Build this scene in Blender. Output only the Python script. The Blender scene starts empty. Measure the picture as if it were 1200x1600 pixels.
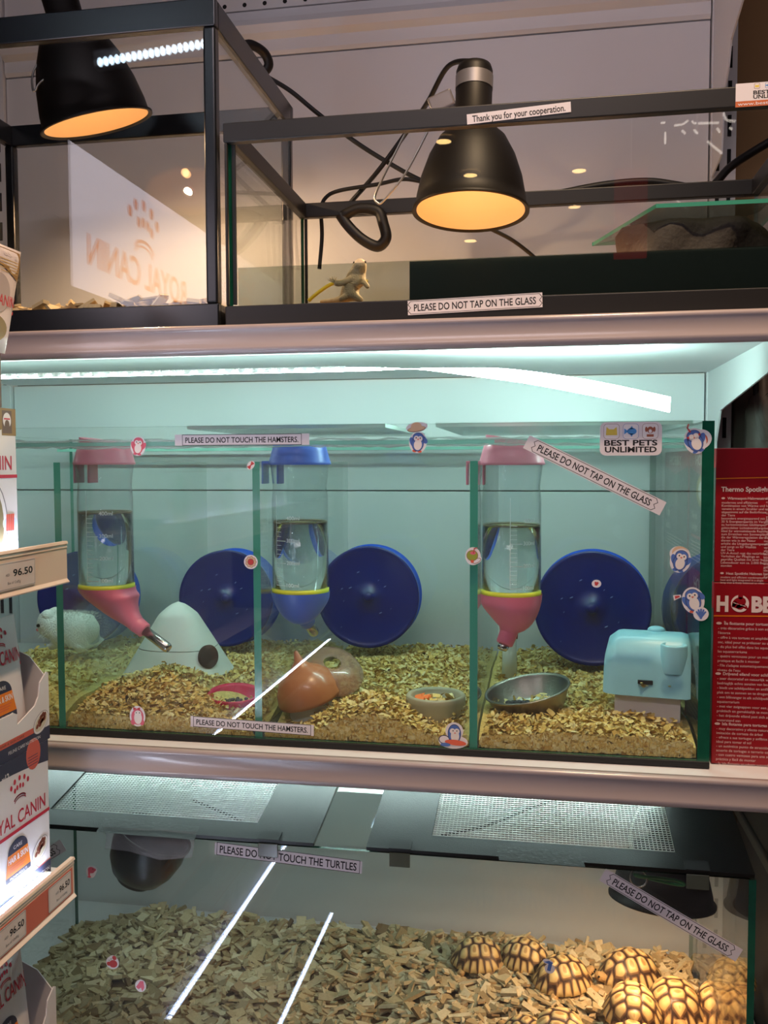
import bpy, math, random
import numpy as np
from mathutils import Vector, Matrix
random.seed(7)
SC = bpy.context.scene
COL = SC.collection
PI = math.pi

# ------------------------------------------------------------------ camera
F_PX = 1409.85
YAW, PITCH, ROLL = 0.17404, -0.05432, -0.00324
CAM = np.array([0.0, -1.05, 1.45])
_f = np.array([-math.sin(YAW)*math.cos(PITCH), math.cos(YAW)*math.cos(PITCH), math.sin(PITCH)])
_r = np.array([math.cos(YAW), math.sin(YAW), 0.0])
_u = np.cross(_r, _f)
_R = math.cos(ROLL)*_r + math.sin(ROLL)*_u
_U = -math.sin(ROLL)*_r + math.cos(ROLL)*_u
cam_d = bpy.data.cameras.new('camera')
cam_d.sensor_fit = 'VERTICAL'
cam_d.sensor_height = 36.0
cam_d.lens = F_PX*36.0/1600.0
cam_d.clip_start = 0.01
cam = bpy.data.objects.new('camera', cam_d)
COL.objects.link(cam)
cam.matrix_world = Matrix(((_R[0], _U[0], -_f[0], CAM[0]), (_R[1], _U[1], -_f[1], CAM[1]), (_R[2], _U[2], -_f[2], CAM[2]), (0, 0, 0, 1)))
SC.camera = cam

def at(px, py, y=None, x=None, z=None):
    """the point seen at a place of the photograph on a plane of the room"""
    d = _R*((px-600)/F_PX) + _U*((800-py)/F_PX) + _f
    if y is not None: t = (y-CAM[1])/d[1]
    elif x is not None: t = (x-CAM[0])/d[0]
    else: t = (z-CAM[2])/d[2]
    return CAM + t*d

# ------------------------------------------------------------------ world, view
SC.view_settings.view_transform = 'Standard'
SC.view_settings.look = 'None'
SC.view_settings.gamma = 1.0
SC.view_settings.use_curve_mapping = False
SC.view_settings.exposure = 0.0
SC.cycles.transparent_max_bounces = 40
SC.cycles.max_bounces = 14
SC.cycles.transmission_bounces = 14
SC.cycles.glossy_bounces = 6
SC.cycles.sample_clamp_indirect = 4.0
world = bpy.data.worlds.new('world')
SC.world = world
world.use_nodes = True
world.node_tree.nodes['Background'].inputs[0].default_value = (0.09, 0.08, 0.09, 1)
world.node_tree.nodes['Background'].inputs[1].default_value = 0.3

LED_POWER = 76.0        # bay strip, emission strength
SHELF_LED = 34.0        # strips on the cat food shelves
LOW_LED = 120.0          # strip under the middle shelf
SIGN_POWER = 6
BULB_POWER = .085        # watts, dome lamps over the upper tanks
BASK_POWER = .3        # watts, basking lamp in the lower tank
FILL_POWER = 3.6       # watts, added fill panels

def area(name, loc, rot, sx, sy, power, color, spread=PI):
    d = bpy.data.lights.new(name, 'AREA')
    d.shape = 'RECTANGLE'; d.size = sx; d.size_y = sy
    d.energy = power; d.color = color; d.spread = spread
    o = bpy.data.objects.new(name, d); COL.objects.link(o)
    o.location = loc; o.rotation_euler = rot
    return o
# added unseen fill panels near the ceiling; they brighten shelf fronts and lower tank
area('aisle_fill', (0.35, -0.95, 2.98), (0, 0, 0), 1.2, 0.6, FILL_POWER, (1.0, 0.84, 0.92))
area('aisle_fill', (-0.2, -1.9, 2.98), (math.radians(25), 0, 0), 1.0, 0.3, FILL_POWER*4, (1.0, 0.86, 0.92))
def spot(name, loc, aim, power, color, deg, blend=.6, size=.03):
    d = bpy.data.lights.new(name, 'SPOT')
    d.energy = power; d.color = color; d.spot_size = math.radians(deg); d.spot_blend = blend; d.shadow_soft_size = size
    o = bpy.data.objects.new(name, d); COL.objects.link(o)
    o.location = loc
    o.rotation_euler = (Vector(aim)-Vector(loc)).to_track_quat('-Z', 'Y').to_euler()
    return o
# warm halogen downlight of the shop
spot('halogen_downlight', (0.15, -.50, 2.95), (-0.05, -.02, 1.1), 95, (1.0, .70, .42), 56)

# ------------------------------------------------------------------ colours and materials
def lin(c):
    return tuple((v/255/12.92) if v/255 <= .04045 else ((v/255+.055)/1.055)**2.4 for v in c)
MATS = {}
def mat(name, rgb, rough=.5, metal=0, spec=.5, emit=None, power=0, alpha=1, bump=0, bscale=200, vary=0, vscale=20, coat=0, sss=0):
    if name in MATS: return MATS[name]
    m = bpy.data.materials.new(name); m.use_nodes = True
    nt = m.node_tree; b = nt.nodes['Principled BSDF']
    c = (*lin(rgb), 1)
    b.inputs['Base Color'].default_value = c
    b.inputs['Roughness'].default_value = rough
    b.inputs['Metallic'].default_value = metal
    b.inputs['Specular IOR Level'].default_value = spec
    b.inputs['Alpha'].default_value = alpha
    b.inputs['Coat Weight'].default_value = coat
    if sss:
        b.inputs['Subsurface Weight'].default_value = sss
        b.inputs['Subsurface Radius'].default_value = (.01, .01, .01)
    if emit:
        b.inputs['Emission Color'].default_value = (*lin(emit), 1); b.inputs['Emission Strength'].default_value = power
    if vary or bump:
        tc = nt.nodes.new('ShaderNodeTexCoord')
    if vary:
        n = nt.nodes.new('ShaderNodeTexNoise'); n.inputs['Scale'].default_value = vscale; n.inputs['Detail'].default_value = 5
        nt.links.new(tc.outputs['Object'], n.inputs['Vector'])
        mx = nt.nodes.new('ShaderNodeMix'); mx.data_type = 'RGBA'
        mx.inputs[6].default_value = tuple(v*(1-vary) for v in c[:3])+(1,)
        mx.inputs[7].default_value = tuple(min(1, v*(1+vary)) for v in c[:3])+(1,)
        nt.links.new(n.outputs['Fac'], mx.inputs[0]); nt.links.new(mx.outputs[2], b.inputs['Base Color'])
    if bump:
        n2 = nt.nodes.new('ShaderNodeTexNoise'); n2.inputs['Scale'].default_value = bscale
        nt.links.new(tc.outputs['Object'], n2.inputs['Vector'])
        bp = nt.nodes.new('ShaderNodeBump'); bp.inputs['Strength'].default_value = bump; bp.inputs['Distance'].default_value = .002
        nt.links.new(n2.outputs['Fac'], bp.inputs['Height']); nt.links.new(bp.outputs[0], b.inputs['Normal'])
    MATS[name] = m
    return m

def pane_mat(name, tint=(1, 1, 1), ior=1.45, rough=0.0, haze=0.0, hazecol=(.8, .8, .8)):
    """clear sheet: light passes straight, the face mirrors by Fresnel, a little dusty film scatters"""
    if name in MATS: return MATS[name]
    m = bpy.data.materials.new(name); m.use_nodes = True
    nt = m.node_tree; nt.nodes.clear()
    out = nt.nodes.new('ShaderNodeOutputMaterial')
    tr = nt.nodes.new('ShaderNodeBsdfTransparent'); tr.inputs[0].default_value = (*tint, 1)
    gl = nt.nodes.new('ShaderNodeBsdfGlossy'); gl.inputs['Roughness'].default_value = rough
    fr = nt.nodes.new('ShaderNodeFresnel'); fr.inputs[0].default_value = ior
    geo = nt.nodes.new('ShaderNodeNewGeometry')
    mxi = nt.nodes.new('ShaderNodeMix'); mxi.data_type = 'FLOAT'
    mxi.inputs[2].default_value = ior; mxi.inputs[3].default_value = 1/ior   # an inside face mirrors like the outer one
    nt.links.new(geo.outputs['Backfacing'], mxi.inputs[0])
    mx = nt.nodes.new('ShaderNodeMixShader')
    # Schlick from the facing angle, the same on both faces
    lw = nt.nodes.new('ShaderNodeLayerWeight'); lw.inputs[0].default_value = .5
    pw = nt.nodes.new('ShaderNodeMath'); pw.operation = 'POWER'; pw.inputs[1].default_value = 5
    nt.links.new(lw.outputs['Facing'], pw.inputs[0])
    r0 = ((ior-1)/(ior+1))**2
    ma = nt.nodes.new('ShaderNodeMath'); ma.operation = 'MULTIPLY_ADD'; ma.inputs[1].default_value = 1-r0; ma.inputs[2].default_value = r0
    nt.links.new(pw.outputs[0], ma.inputs[0])
    nt.links.new(ma.outputs[0], mx.inputs[0])
    nt.links.new(tr.outputs[0], mx.inputs[1]); nt.links.new(gl.outputs[0], mx.inputs[2])
    last = mx
    if haze:
        df = nt.nodes.new('ShaderNodeBsdfDiffuse'); df.inputs[0].default_value = (*hazecol, 1)
        m2 = nt.nodes.new('ShaderNodeMixShader')
        tc = nt.nodes.new('ShaderNodeTexCoord'); n = nt.nodes.new('ShaderNodeTexNoise'); n.inputs['Scale'].default_value = 9; n.inputs['Detail'].default_value = 6
        nt.links.new(tc.outputs['Object'], n.inputs['Vector'])
        k = nt.nodes.new('ShaderNodeMath'); k.operation = 'MULTIPLY'; k.inputs[1].default_value = haze*2
        nt.links.new(n.outputs['Fac'], k.inputs[0]); nt.links.new(k.outputs[0], m2.inputs[0])
        nt.links.new(last.outputs[0], m2.inputs[1]); nt.links.new(df.outputs[0], m2.inputs[2]); last = m2
    nt.nodes.remove(fr); nt.nodes.remove(mxi); nt.nodes.remove(geo)
    nt.links.new(last.outputs[0], out.inputs[0])
    MATS[name] = m
    return m

def emis(name, rgb, power):
    if name in MATS: return MATS[name]
    m = bpy.data.materials.new(name); m.use_nodes = True
    nt = m.node_tree; nt.nodes.clear()
    out = nt.nodes.new('ShaderNodeOutputMaterial'); e = nt.nodes.new('ShaderNodeEmission')
    e.inputs[0].default_value = (*lin(rgb), 1); e.inputs[1].default_value = power
    nt.links.new(e.outputs[0], out.inputs[0]); MATS[name] = m
    return m

def bits_mat(name, stops, rough=.8, trans=0.0):
    """loose bits: every bit takes its own tone"""
    if name in MATS: return MATS[name]
    m = bpy.data.materials.new(name); m.use_nodes = True
    nt = m.node_tree; b = nt.nodes['Principled BSDF']; b.inputs['Roughness'].default_value = rough; b.inputs['Specular IOR Level'].default_value = .25
    g = nt.nodes.new('ShaderNodeNewGeometry'); r = nt.nodes.new('ShaderNodeValToRGB')
    while len(r.color_ramp.elements) < len(stops): r.color_ramp.elements.new(.5)
    for e, (p, c) in zip(r.color_ramp.elements, stops):
        e.position = p; e.color = (*lin(c), 1)
    nt.links.new(g.outputs['Random Per Island'], r.inputs[0])
    tc = nt.nodes.new('ShaderNodeTexCoord'); n = nt.nodes.new('ShaderNodeTexNoise'); n.inputs['Scale'].default_value = 300
    nt.links.new(tc.outputs['Object'], n.inputs['Vector'])
    mx = nt.nodes.new('ShaderNodeMix'); mx.data_type = 'RGBA'; mx.blend_type = 'MULTIPLY'; mx.inputs[0].default_value = .35
    nt.links.new(r.outputs[0], mx.inputs[6]); nt.links.new(n.outputs['Fac'], mx.inputs[7])
    nt.links.new(mx.outputs[2], b.inputs['Base Color'])
    if trans:
        b.inputs['Transmission Weight'].default_value = 0
    MATS[name] = m
    return m

# ------------------------------------------------------------------ mesh builder
class MB:
    def __init__(s): s.v = []; s.f = []; s.m = []; s.sm = []; s.mats = []
    def mi(s, m):
        if m not in s.mats: s.mats.append(m)
        return s.mats.index(m)
    def add(s, vs, fs, m, smooth=False):
        k = len(s.v); i = s.mi(m)
        s.v += [tuple(map(float, p)) for p in vs]
        for f in fs: s.f.append(tuple(q+k for q in f)); s.m.append(i); s.sm.append(smooth)
        return s
    def box(s, a, b, m, edge=None):
        """box between two corners; edge = material of the thin faces of a sheet"""
        x0, y0, z0 = a; x1, y1, z1 = b
        vs = [(x0, y0, z0), (x1, y0, z0), (x1, y1, z0), (x0, y1, z0), (x0, y0, z1), (x1, y0, z1), (x1, y1, z1), (x0, y1, z1)]
        fs = [(0, 3, 2, 1), (4, 5, 6, 7), (0, 1, 5, 4), (2, 3, 7, 6), (1, 2, 6, 5), (3, 0, 4, 7)]
        if edge is None: return s.add(vs, fs, m)
        d = [abs(x1-x0), abs(y1-y0), abs(z1-z0)]; k = d.index(min(d))
        big = {2: (0, 1), 1: (2, 3), 0: (4, 5)}[k]
        s.add(vs, [fs[i] for i in big], m); s.add(vs, [fs[i] for i in range(6) if i not in big], edge)
        return s
    def obox(s, c, ax, ay, az, m):
        c = np.array(c); ax = np.array(ax); ay = np.array(ay); az = np.array(az)
        vs = [c+i*ax+j*ay+k*az for k in (-1, 1) for (i, j) in ((-1, -1), (1, -1), (1, 1), (-1, 1))]
        return s.add(vs, [(0, 3, 2, 1), (4, 5, 6, 7), (0, 1, 5, 4), (2, 3, 7, 6), (1, 2, 6, 5), (3, 0, 4, 7)], m)
    def prism(s, poly, o, r, u, n, m, smooth=False):
        """polygon in the frame (o, r, u), pushed along n"""
        o, r, u, n = map(np.array, (o, r, u, n)); k = len(poly)
        a = [o+p[0]*r+p[1]*u for p in poly]; b = [q+n for q in a]
        s.add(a+b, [tuple(range(k))[::-1], tuple(range(k, 2*k))], m)
        s.add(a+b, [(i, (i+1) % k, k+(i+1) % k, k+i) for i in range(k)], m, smooth)
        return s
    def lathe(s, prof, c, m, n=40, ax=(0, 0, 1), ax2=None, sx=1, sy=1, smooth=True, closed=False):
        """profile of (radius, height) round an axis"""
        c = np.array(c, float); w = np.array(ax, float); w /= np.linalg.norm(w)
        a = np.array(ax2, float) if ax2 is not None else (np.array((1., 0, 0)) if abs(w[0]) < .9 else np.array((0, 1., 0)))
        a = a-w*(a@w); a /= np.linalg.norm(a); b = np.cross(w, a)
        vs = []; fs = []
        for (r, h) in prof:
            for j in range(n):
                t = 2*PI*j/n; vs.append(c+a*r*sx*math.cos(t)+b*r*sy*math.sin(t)+w*h)
        k = len(prof)
        for i in range(k if closed else k-1):
            i2 = (i+1) % k
            for j in range(n):
                fs.append((i*n+j, i*n+(j+1) % n, i2*n+(j+1) % n, i2*n+j))
        return s.add(vs, fs, m, smooth)
    def tube(s, pts, r, m, n=8, smooth=True, cap=True, sub=0):
        P = [np.array(p, float) for p in pts]
        if sub: P = spline(P, sub)
        k = len(P); rs = r if isinstance(r, (list, tuple)) else [r]*k
        if len(rs) != k: rs = [rs[0]+(rs[-1]-rs[0])*i/(k-1) for i in range(k)]
        vs = []; fs = []; prev = None
        for i in range(k):
            t = P[min(i+1, k-1)]-P[max(i-1, 0)]; t /= (np.linalg.norm(t)+1e-12)
            if prev is None:
                a = np.cross(t, (0, 0, 1)) if abs(t[2]) < .9 else np.cross(t, (1, 0, 0))
            else: a = prev-t*(prev@t)
            a /= (np.linalg.norm(a)+1e-12); prev = a; b = np.cross(t, a)
            for j in range(n):
                q = 2*PI*j/n; vs.append(P[i]+rs[i]*(a*math.cos(q)+b*math.sin(q)))
        for i in range(k-1):
            for j in range(n): fs.append((i*n+j, i*n+(j+1) % n, (i+1)*n+(j+1) % n, (i+1)*n+j))
        s.add(vs, fs, m, smooth)
        if cap: s.add(vs, [tuple(range(n))[::-1], tuple(range((k-1)*n, k*n))], m)
        return s
    def ball(s, c, r, m, n=16, sq=(1, 1, 1)):
        pr = [(max(1e-5, r*math.sin(PI*i/n)), -r*math.cos(PI*i/n)) for i in range(n+1)]
        k = len(s.v); s.lathe(pr, (0, 0, 0), m, n=2*n)
        for i in range(k, len(s.v)):
            v = s.v[i]; s.v[i] = (c[0]+v[0]*sq[0], c[1]+v[1]*sq[1], c[2]+v[2]*sq[2])
        return s
    def grid(s, pts, m, smooth=True):
        h = len(pts); w = len(pts[0])
        return s.add([p for row in pts for p in row], [(i*w+j, i*w+j+1, (i+1)*w+j+1, (i+1)*w+j) for i in range(h-1) for j in range(w-1)], m, smooth)
    def build(s, name, parent=None, bevel=0, loc=None):
        me = bpy.data.meshes.new(name)
        me.from_pydata(s.v, [], s.f)
        for m in s.mats: me.materials.append(m)
        me.polygons.foreach_set('material_index', s.m); me.polygons.foreach_set('use_smooth', s.sm)
        me.update()
        o = bpy.data.objects.new(name, me); COL.objects.link(o)
        if parent is not None:
            o.parent = parent
            o.matrix_parent_inverse = Matrix.Translation(-Vector(parent.location)) if parent.parent is None else Matrix()
        if bevel:
            b = o.modifiers.new('bevel', 'BEVEL'); b.width = bevel; b.segments = 3; b.limit_method = 'ANGLE'; b.angle_limit = .7
            b.harden_normals = False
        return o

def spline(P, sub):
    P = [np.array(p, float) for p in P]; out = []
    for i in range(len(P)-1):
        p0 = P[max(i-1, 0)]; p1 = P[i]; p2 = P[i+1]; p3 = P[min(i+2, len(P)-1)]
        for j in range(sub):
            t = j/sub
            out.append(.5*((2*p1)+(-p0+p2)*t+(2*p0-5*p1+4*p2-p3)*t*t+(-p0+3*p1-3*p2+p3)*t**3))
    out.append(P[-1]); return out

def tag(o, label=None, cat=None, group=None, kind=None):
    if label: o['label'] = label
    if cat: o['category'] = cat
    if group: o['group'] = group
    if kind: o['kind'] = kind
    return o
def thing(name, label, cat, loc=(0, 0, 0), group=None, kind=None):
    o = bpy.data.objects.new(name, None); o.empty_display_size = .02
    COL.objects.link(o); o.location = [float(v) for v in loc]
    return tag(o, label, cat, group, kind)
def dup(o, parent=None):
    c = o.copy(); COL.objects.link(c)
    if parent is not None: c.parent = parent
    for ch in list(o.children): dup(ch, c)
    return c

# ------------------------------------------------------------------ flat print: paper, stickers, lettering
_tcache = {}
def glyphs(txt, bold):
    key = (txt, bold)
    if key not in _tcache:
        cu = bpy.data.curves.new('t', 'FONT'); cu.body = txt; cu.size = 1; cu.offset = bold; cu.resolution_u = 3
        ob = bpy.data.objects.new('t', cu); COL.objects.link(ob)
        dg = bpy.context.evaluated_depsgraph_get(); dg.update()
        me = bpy.data.meshes.new_from_object(ob.evaluated_get(dg))
        vs = np.array([v.co[:2] for v in me.vertices]) if len(me.vertices) else np.zeros((0, 2))
        fs = [tuple(p.vertices) for p in me.polygons]
        bpy.data.objects.remove(ob); bpy.data.curves.remove(cu); bpy.data.meshes.remove(me)
        _tcache[key] = (vs, fs)
    return _tcache[key]

class Print:
    """flat art in a frame: o origin, r right, u up, n towards the reader; one unit = s metres"""
    def __init__(s, o, r, u, sc=1.0, lay=.00025):
        s.o = np.array(o, float); s.r = np.array(r, float); s.u = np.array(u, float)
        s.r /= np.linalg.norm(s.r); s.u /= np.linalg.norm(s.u)
        s.n = np.cross(s.r, s.u); s.n /= np.linalg.norm(s.n); s.sc = sc; s.lay = lay; s.k = 1; s.mb = MB()
    def p3(s, x, y, k): return s.o+s.sc*(x*s.r+y*s.u)+s.n*s.lay*k
    def poly(s, pts, m, k=None):
        if k is None: s.k += .25; k = s.k
        s.mb.add([s.p3(x, y, k) for x, y in pts], [tuple(range(len(pts)))], m); return s
    def rect(s, x0, y0, x1, y1, m, k=None): return s.poly([(x0, y0), (x1, y0), (x1, y1), (x0, y1)], m, k)
    def slab(s, x0, y0, x1, y1, m):
        """the paper itself, with a little thickness"""
        s.mb.prism([(x0, y0), (x1, y0), (x1, y1), (x0, y1)], s.o+s.n*.0001, s.r*s.sc, s.u*s.sc, s.n*s.lay*.8, m); return s
    def ell(s, cx, cy, rx, ry, m, rot=0, k=None, n=28, a0=0, a1=2*PI):
        c, d = math.cos(rot), math.sin(rot); pts = []
        full = abs(a1-a0-2*PI) < 1e-6
        for i in range(n if full else n+1):
            t = a0+(a1-a0)*i/n; x, y = rx*math.cos(t), ry*math.sin(t); pts.append((cx+x*c-y*d, cy+x*d+y*c))
        return s.poly(pts, m, k)
    def rrect(s, x0, y0, x1, y1, r, m, k=None):
        pts = []
        for cx, cy, a in ((x1-r, y1-r, 0), (x0+r, y1-r, 90), (x0+r, y0+r, 180), (x1-r, y0+r, 270)):
            for i in range(6):
                t = math.radians(a+i*18); pts.append((cx+r*math.cos(t), cy+r*math.sin(t)))
        return s.poly(pts, m, k)
    def line(s, pts, w, m, k=None):
        if k is None: s.k += .25; k = s.k
        for (a, b), (c, d) in zip(pts[:-1], pts[1:]):
            L = math.hypot(c-a, d-b)+1e-9; nx, ny = -(d-b)/L*w/2, (c-a)/L*w/2; ex, ey = (c-a)/L*w/2, (d-b)/L*w/2
            s.poly([(a+nx-ex, b+ny-ey), (a-nx-ex, b-ny-ey), (c-nx+ex, d-ny+ey), (c+nx+ex, d+ny+ey)], m, k)
        return s
    def text(s, txt, x, y, h, m, w=None, align='l', bold=0.0, k=None, shear=0, arc=None):
        """h = cap height; w = width to fit"""
        if k is None: s.k += .25; k = s.k
        vs, fs = glyphs(txt, bold)
        if not len(vs): return s
        cap = .73; q = h/cap
        x0, x1 = vs[:, 0].min(), vs[:, 0].max()
        qx = q if w is None else w/(x1-x0)
        W = (x1-x0)*qx
        off = {'l': 0, 'c': -W/2, 'r': -W}[align]
        pts = [((a-x0)*qx+off+x+shear*b*q, b*q+y) for a, b in vs]
        if arc: pts = [(a, b+arc(a)) for a, b in pts]
        s.mb.add([s.p3(a, b, k) for a, b in pts], fs, m); return s
    def build(s, name, parent, label=None):
        o = s.mb.build(name, parent)
        if label: o['label'] = label
        return o

# ================================================================== materials
WHITE = mat('white_enamel', (226, 224, 226), .35, vary=.04, vscale=4)
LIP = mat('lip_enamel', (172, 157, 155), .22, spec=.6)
TAN = mat('tan_wall', (176, 138, 96), .8, vary=.1, vscale=3, bump=.2)
BLACK = mat('black_plastic', (22, 24, 27), .28, spec=.5)
BLACKM = mat('black_matt', (20, 20, 22), .6)
DARK = mat('dark_slot', (10, 9, 10), .8)
LIDM = mat('lid_plastic', (9, 11, 12), .36, spec=.35, bump=.15, bscale=900)
CORD = mat('black_rubber', (18, 15, 15), .5)
STEEL = mat('steel', (190, 188, 184), .22, metal=1)
WIRE = mat('wire', (200, 200, 196), .35, metal=1)
ALU = mat('brushed_bowl', (158, 152, 142), .34, metal=1, bump=.15, bscale=500)
GLASS = pane_mat('glass', (.985, .995, .99))
GLASSF = pane_mat('glass_front', (.975, .992, .985), haze=.012)
GLASSD = pane_mat('glass_divider', (.93, .975, .96), haze=.03)
CLEAR = pane_mat('clear_plastic', (.97, .98, .985), ior=1.45, haze=.01)
TAPE = pane_mat('clear_tape', (.82, .82, .82), ior=1.5, rough=.12, haze=.16)
REFTINT = pane_mat('reflection_tint', (.72, .76, .74), ior=1.45)
GEDGE = mat('glass_edge', (70, 158, 138), .15, spec=.8)
BEDGE = mat('brace_edge', (150, 205, 190), .25)
GEDGE2 = mat('glass_edge_dark', (20, 84, 64), .15, spec=.8, vary=.4, vscale=60)
SILI = mat('silicone', (200, 214, 208), .4, alpha=.55)
PAPER = mat('paper', (226, 218, 222), .7)
INK = mat('ink', (22, 20, 26), .7)
RED = mat('rc_red', (190, 24, 56), .5)
ORANGE = mat('print_orange', (226, 120, 24), .5)
NAVY = mat('print_navy', (48, 50, 74), .5)
GREY = mat('print_grey', (120, 116, 122), .6)
CARD = mat('card_white', (226, 220, 224), .55)
GOLD = mat('print_gold', (140, 104, 48), .5)
BROWNP = mat('print_brown', (96, 62, 40), .5)
SALMON = mat('print_salmon', (206, 92, 76), .5)

# ================================================================== the shop (setting)
def struct(name, a, b, m, kind='structure'):
    return tag(MB().box(a, b, m).build(name), kind=kind)
FLOORM = mat('floor_tile', (150, 140, 132), .3, vary=.15, vscale=3)
CEILM = mat('ceiling_paint', (120, 110, 108), .8, vary=.05, vscale=2)
SHOPM = mat('shop_wall', (92, 78, 72), .8, vary=.15, vscale=2)
struct('floor', (-3, -4.6, -.05), (2.4, .75, 0), FLOORM)
struct('ceiling', (-3, -4.6, 3), (2.4, .75, 3.05), CEILM)
struct('wall_back', (-3, .66, 0), (2.4, .75, 3), TAN)
struct('wall_front', (-3, -4.7, 0), (2.4, -4.6, 3), SHOPM)
struct('wall_left', (-3.05, -4.6, 0), (-3, .75, 3), SHOPM)
struct('wall_right', (2.4, -4.6, 0), (2.45, .75, 3), SHOPM)

# ------------------------------------------------------------------ wall shelving
XL, XR, YB = -1.005, .268, .55
rack = thing('shelving_rack', 'white enamelled steel wall rack with slotted posts behind the three tiers of tanks', 'shelving', (-.37, .6, 0))
b = MB()
for z0, z1 in ((.45, .735), (.735, 1.075), (1.075, 1.3995), (1.4005, 1.60), (1.605, 2.178), (2.262, 2.6)):
    b.box((XL, YB, z0+.0006), (XR, YB+.012, z1-.0006), WHITE)
b.box((XL, YB+.012, .45), (XR, YB+.016, 2.6), mat('seam_shadow', (140, 140, 140), .8))
for i in range(34):
    b.lathe([(0.0001, 0), (.004, 0)], (XL+.06+i*.0375, YB-.0006, 2.272), DARK, n=10, ax=(0, -1, 0))
b.build('back_panel', rack, bevel=.0012)
prof = [(YB+.012, 2.18), (YB, 2.18), (YB-.004, 2.186), (YB-.004, 2.206), (YB-.016, 2.214), (YB-.022, 2.226), (YB-.016, 2.238), (YB, 2.246), (YB, 2.26), (YB+.012, 2.26)]
MB().prism(prof, (XL, 0, 0), (0, 1, 0), (0, 0, 1), (XR-XL, 0, 0), WHITE).build('ridge_strip', rack)
for nm, x0, x1 in (('right', XR+.002, XR+.042), ('left', XL-.042, XL-.002)):
    b = MB().box((x0, YB-.008, 0.02), (x1, YB+.05, 2.6), WHITE); z = .5
    while z < 2.55:
        for dx in (.008, .026):
            b.box((x0+dx, YB-.0092, z), (x0+dx+.006, YB-.0078, z+.034), DARK)
        z += .055
    b.build('post', rack)

def shelf(name, label, zt, brackets=True):
    t = thing(name, label, 'shelf', (-.37, .26, zt-.02))
    zb = zt-.012
    MB().box((XL+.002, -.026, zb), (XR+.055, YB-.011, zt-.0005), WHITE).build('shelf_board', t, bevel=.001)
    # rolled lip: bead on top, flat inset face, bead below
    pr = []
    def arc(cy, cz, r, a0, a1, n=8):
        for i in range(n+1):
            q = math.radians(a0+(a1-a0)*i/n); pr.append((cy+r*math.cos(q), cz+r*math.sin(q)))
    arc(-.031, zt-.0045, .0045, 90, 225)
    arc(-.031, zt-.0285, .0065, 140, 300)
    pr += [(-.026, zt-.0345), (-.0255, zt)]
    MB().prism(pr, (XL+.002, 0, 0), (0, 1, 0), (0, 0, 1), (XR-XL+.055, 0, 0), LIP, smooth=True).build('front_lip', t, bevel=0)
    if brackets:
        po = [(.549, zt-.012), (-.024, zt-.012), (-.024, zt-.034), (.13, zt-.052), (.434, zt-.082), (.467, zt-.13), (.474, zt-.30), (.549, zt-.31)]
        for x in (XR+.004, XL-.006):
            MB().prism(po, (x, 0, 0), (0, 1, 0), (0, 0, 1), (.0025, 0, 0), WHITE).build('bracket', t)
    return t
ZT, ZM, ZL = 1.612, 1.104, .60
shelf('shelf', 'upper white shelf carrying the two black framed tanks and heat lamps', ZT)
shelf('shelf', 'middle white shelf carrying the hamster tank and red boxes', ZM, False)
shelf('shelf', 'lowest white shelf under the tortoise tank', ZL, False)
# the shelf above the picture, of which only the bracket shows
t = thing('shelf_bracket', 'white steel bracket on the post above the long tank, top right', 'bracket', (XR+.005, .5, 2.1))
MB().prism([(.549, 2.5), (.0, 2.5), (.0, 2.42), (.29, 2.105), (.399, 2.078), (.416, 2.045), (.444, 2.02), (.46, 1.93), (.549, 1.92)], (XR+.004, 0, 0), (0, 1, 0), (0, 0, 1), (.0025, 0, 0), WHITE).build('plate', t)

# ------------------------------------------------------------------ LED strip of the middle bay
LEDE = emis('led_white', (206, 255, 244), LED_POWER)
LEDD = emis('led_dot', (236, 255, 250), LED_POWER*1.5)
STRIPM = mat('strip_backing', (230, 236, 234), .5)
t = thing('led_strip', 'bright white LED strip under the upper shelf, its right end drooping loose', 'light strip', (-.4, .16, 1.58))
path = [(-.98, .150, 1.577), (-.6, .150, 1.577), (-.3, .150, 1.577), tuple(at(640, 575, y=.150)), tuple(at(720, 579, y=.150)), tuple(at(800, 586, y=.152)), tuple(at(880, 598, y=.149)), tuple(at(960, 613, y=.146)), tuple(at(1047, 632, y=.143))]
pts = spline(path, 10)
wid = [.0075+.0125*max(0, min(1, (p[0]+.25)/.3)) for p in pts]
def ribbon(pts, wid, off, m, mb, tilt):
    n = len(pts); A = []; B = []
    for i, p in enumerate(pts):
        q = tilt(p); w = np.array((0, math.cos(q), math.sin(q)))
        nn = np.array((0, math.sin(q), -math.cos(q)))   # light side
        A.append(p+nn*off-w*wid[i]/2); B.append(p+nn*off+w*wid[i]/2)
    mb.add(A+B, [(i, i+1, n+i+1, n+i) for i in range(n-1)], m, False)
    return mb
tl = lambda p: math.radians(-8) if p[0] < -.25 else math.radians(-8-62*min(1, (p[0]+.25)/.25))
tl2 = lambda p: math.radians(50) if p[0] < -.25 else math.radians(50-120*min(1, (p[0]+.25)/.2))
ribbon([p for p in pts if p[0] < -.25], [w*1.25 for w in wid], -.0006, STRIPM, MB(), tl2).build('strip_tape', t)
ribbon(pts, wid, .0012, LEDE, MB(), tl2).build('light_band', t)
b = MB(); L = 0; last = pts[0]; k = 0
for p in spline(path, 80):
    L += np.linalg.norm(p-last); last = p
    if L > .0165 and p[0] < -.2:
        b.ball((p[0], p[1]-.003, p[2]-.001), .0016, LEDD, n=5); L = 0
tag(b.build('led_chip', t), kind='stuff')

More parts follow.
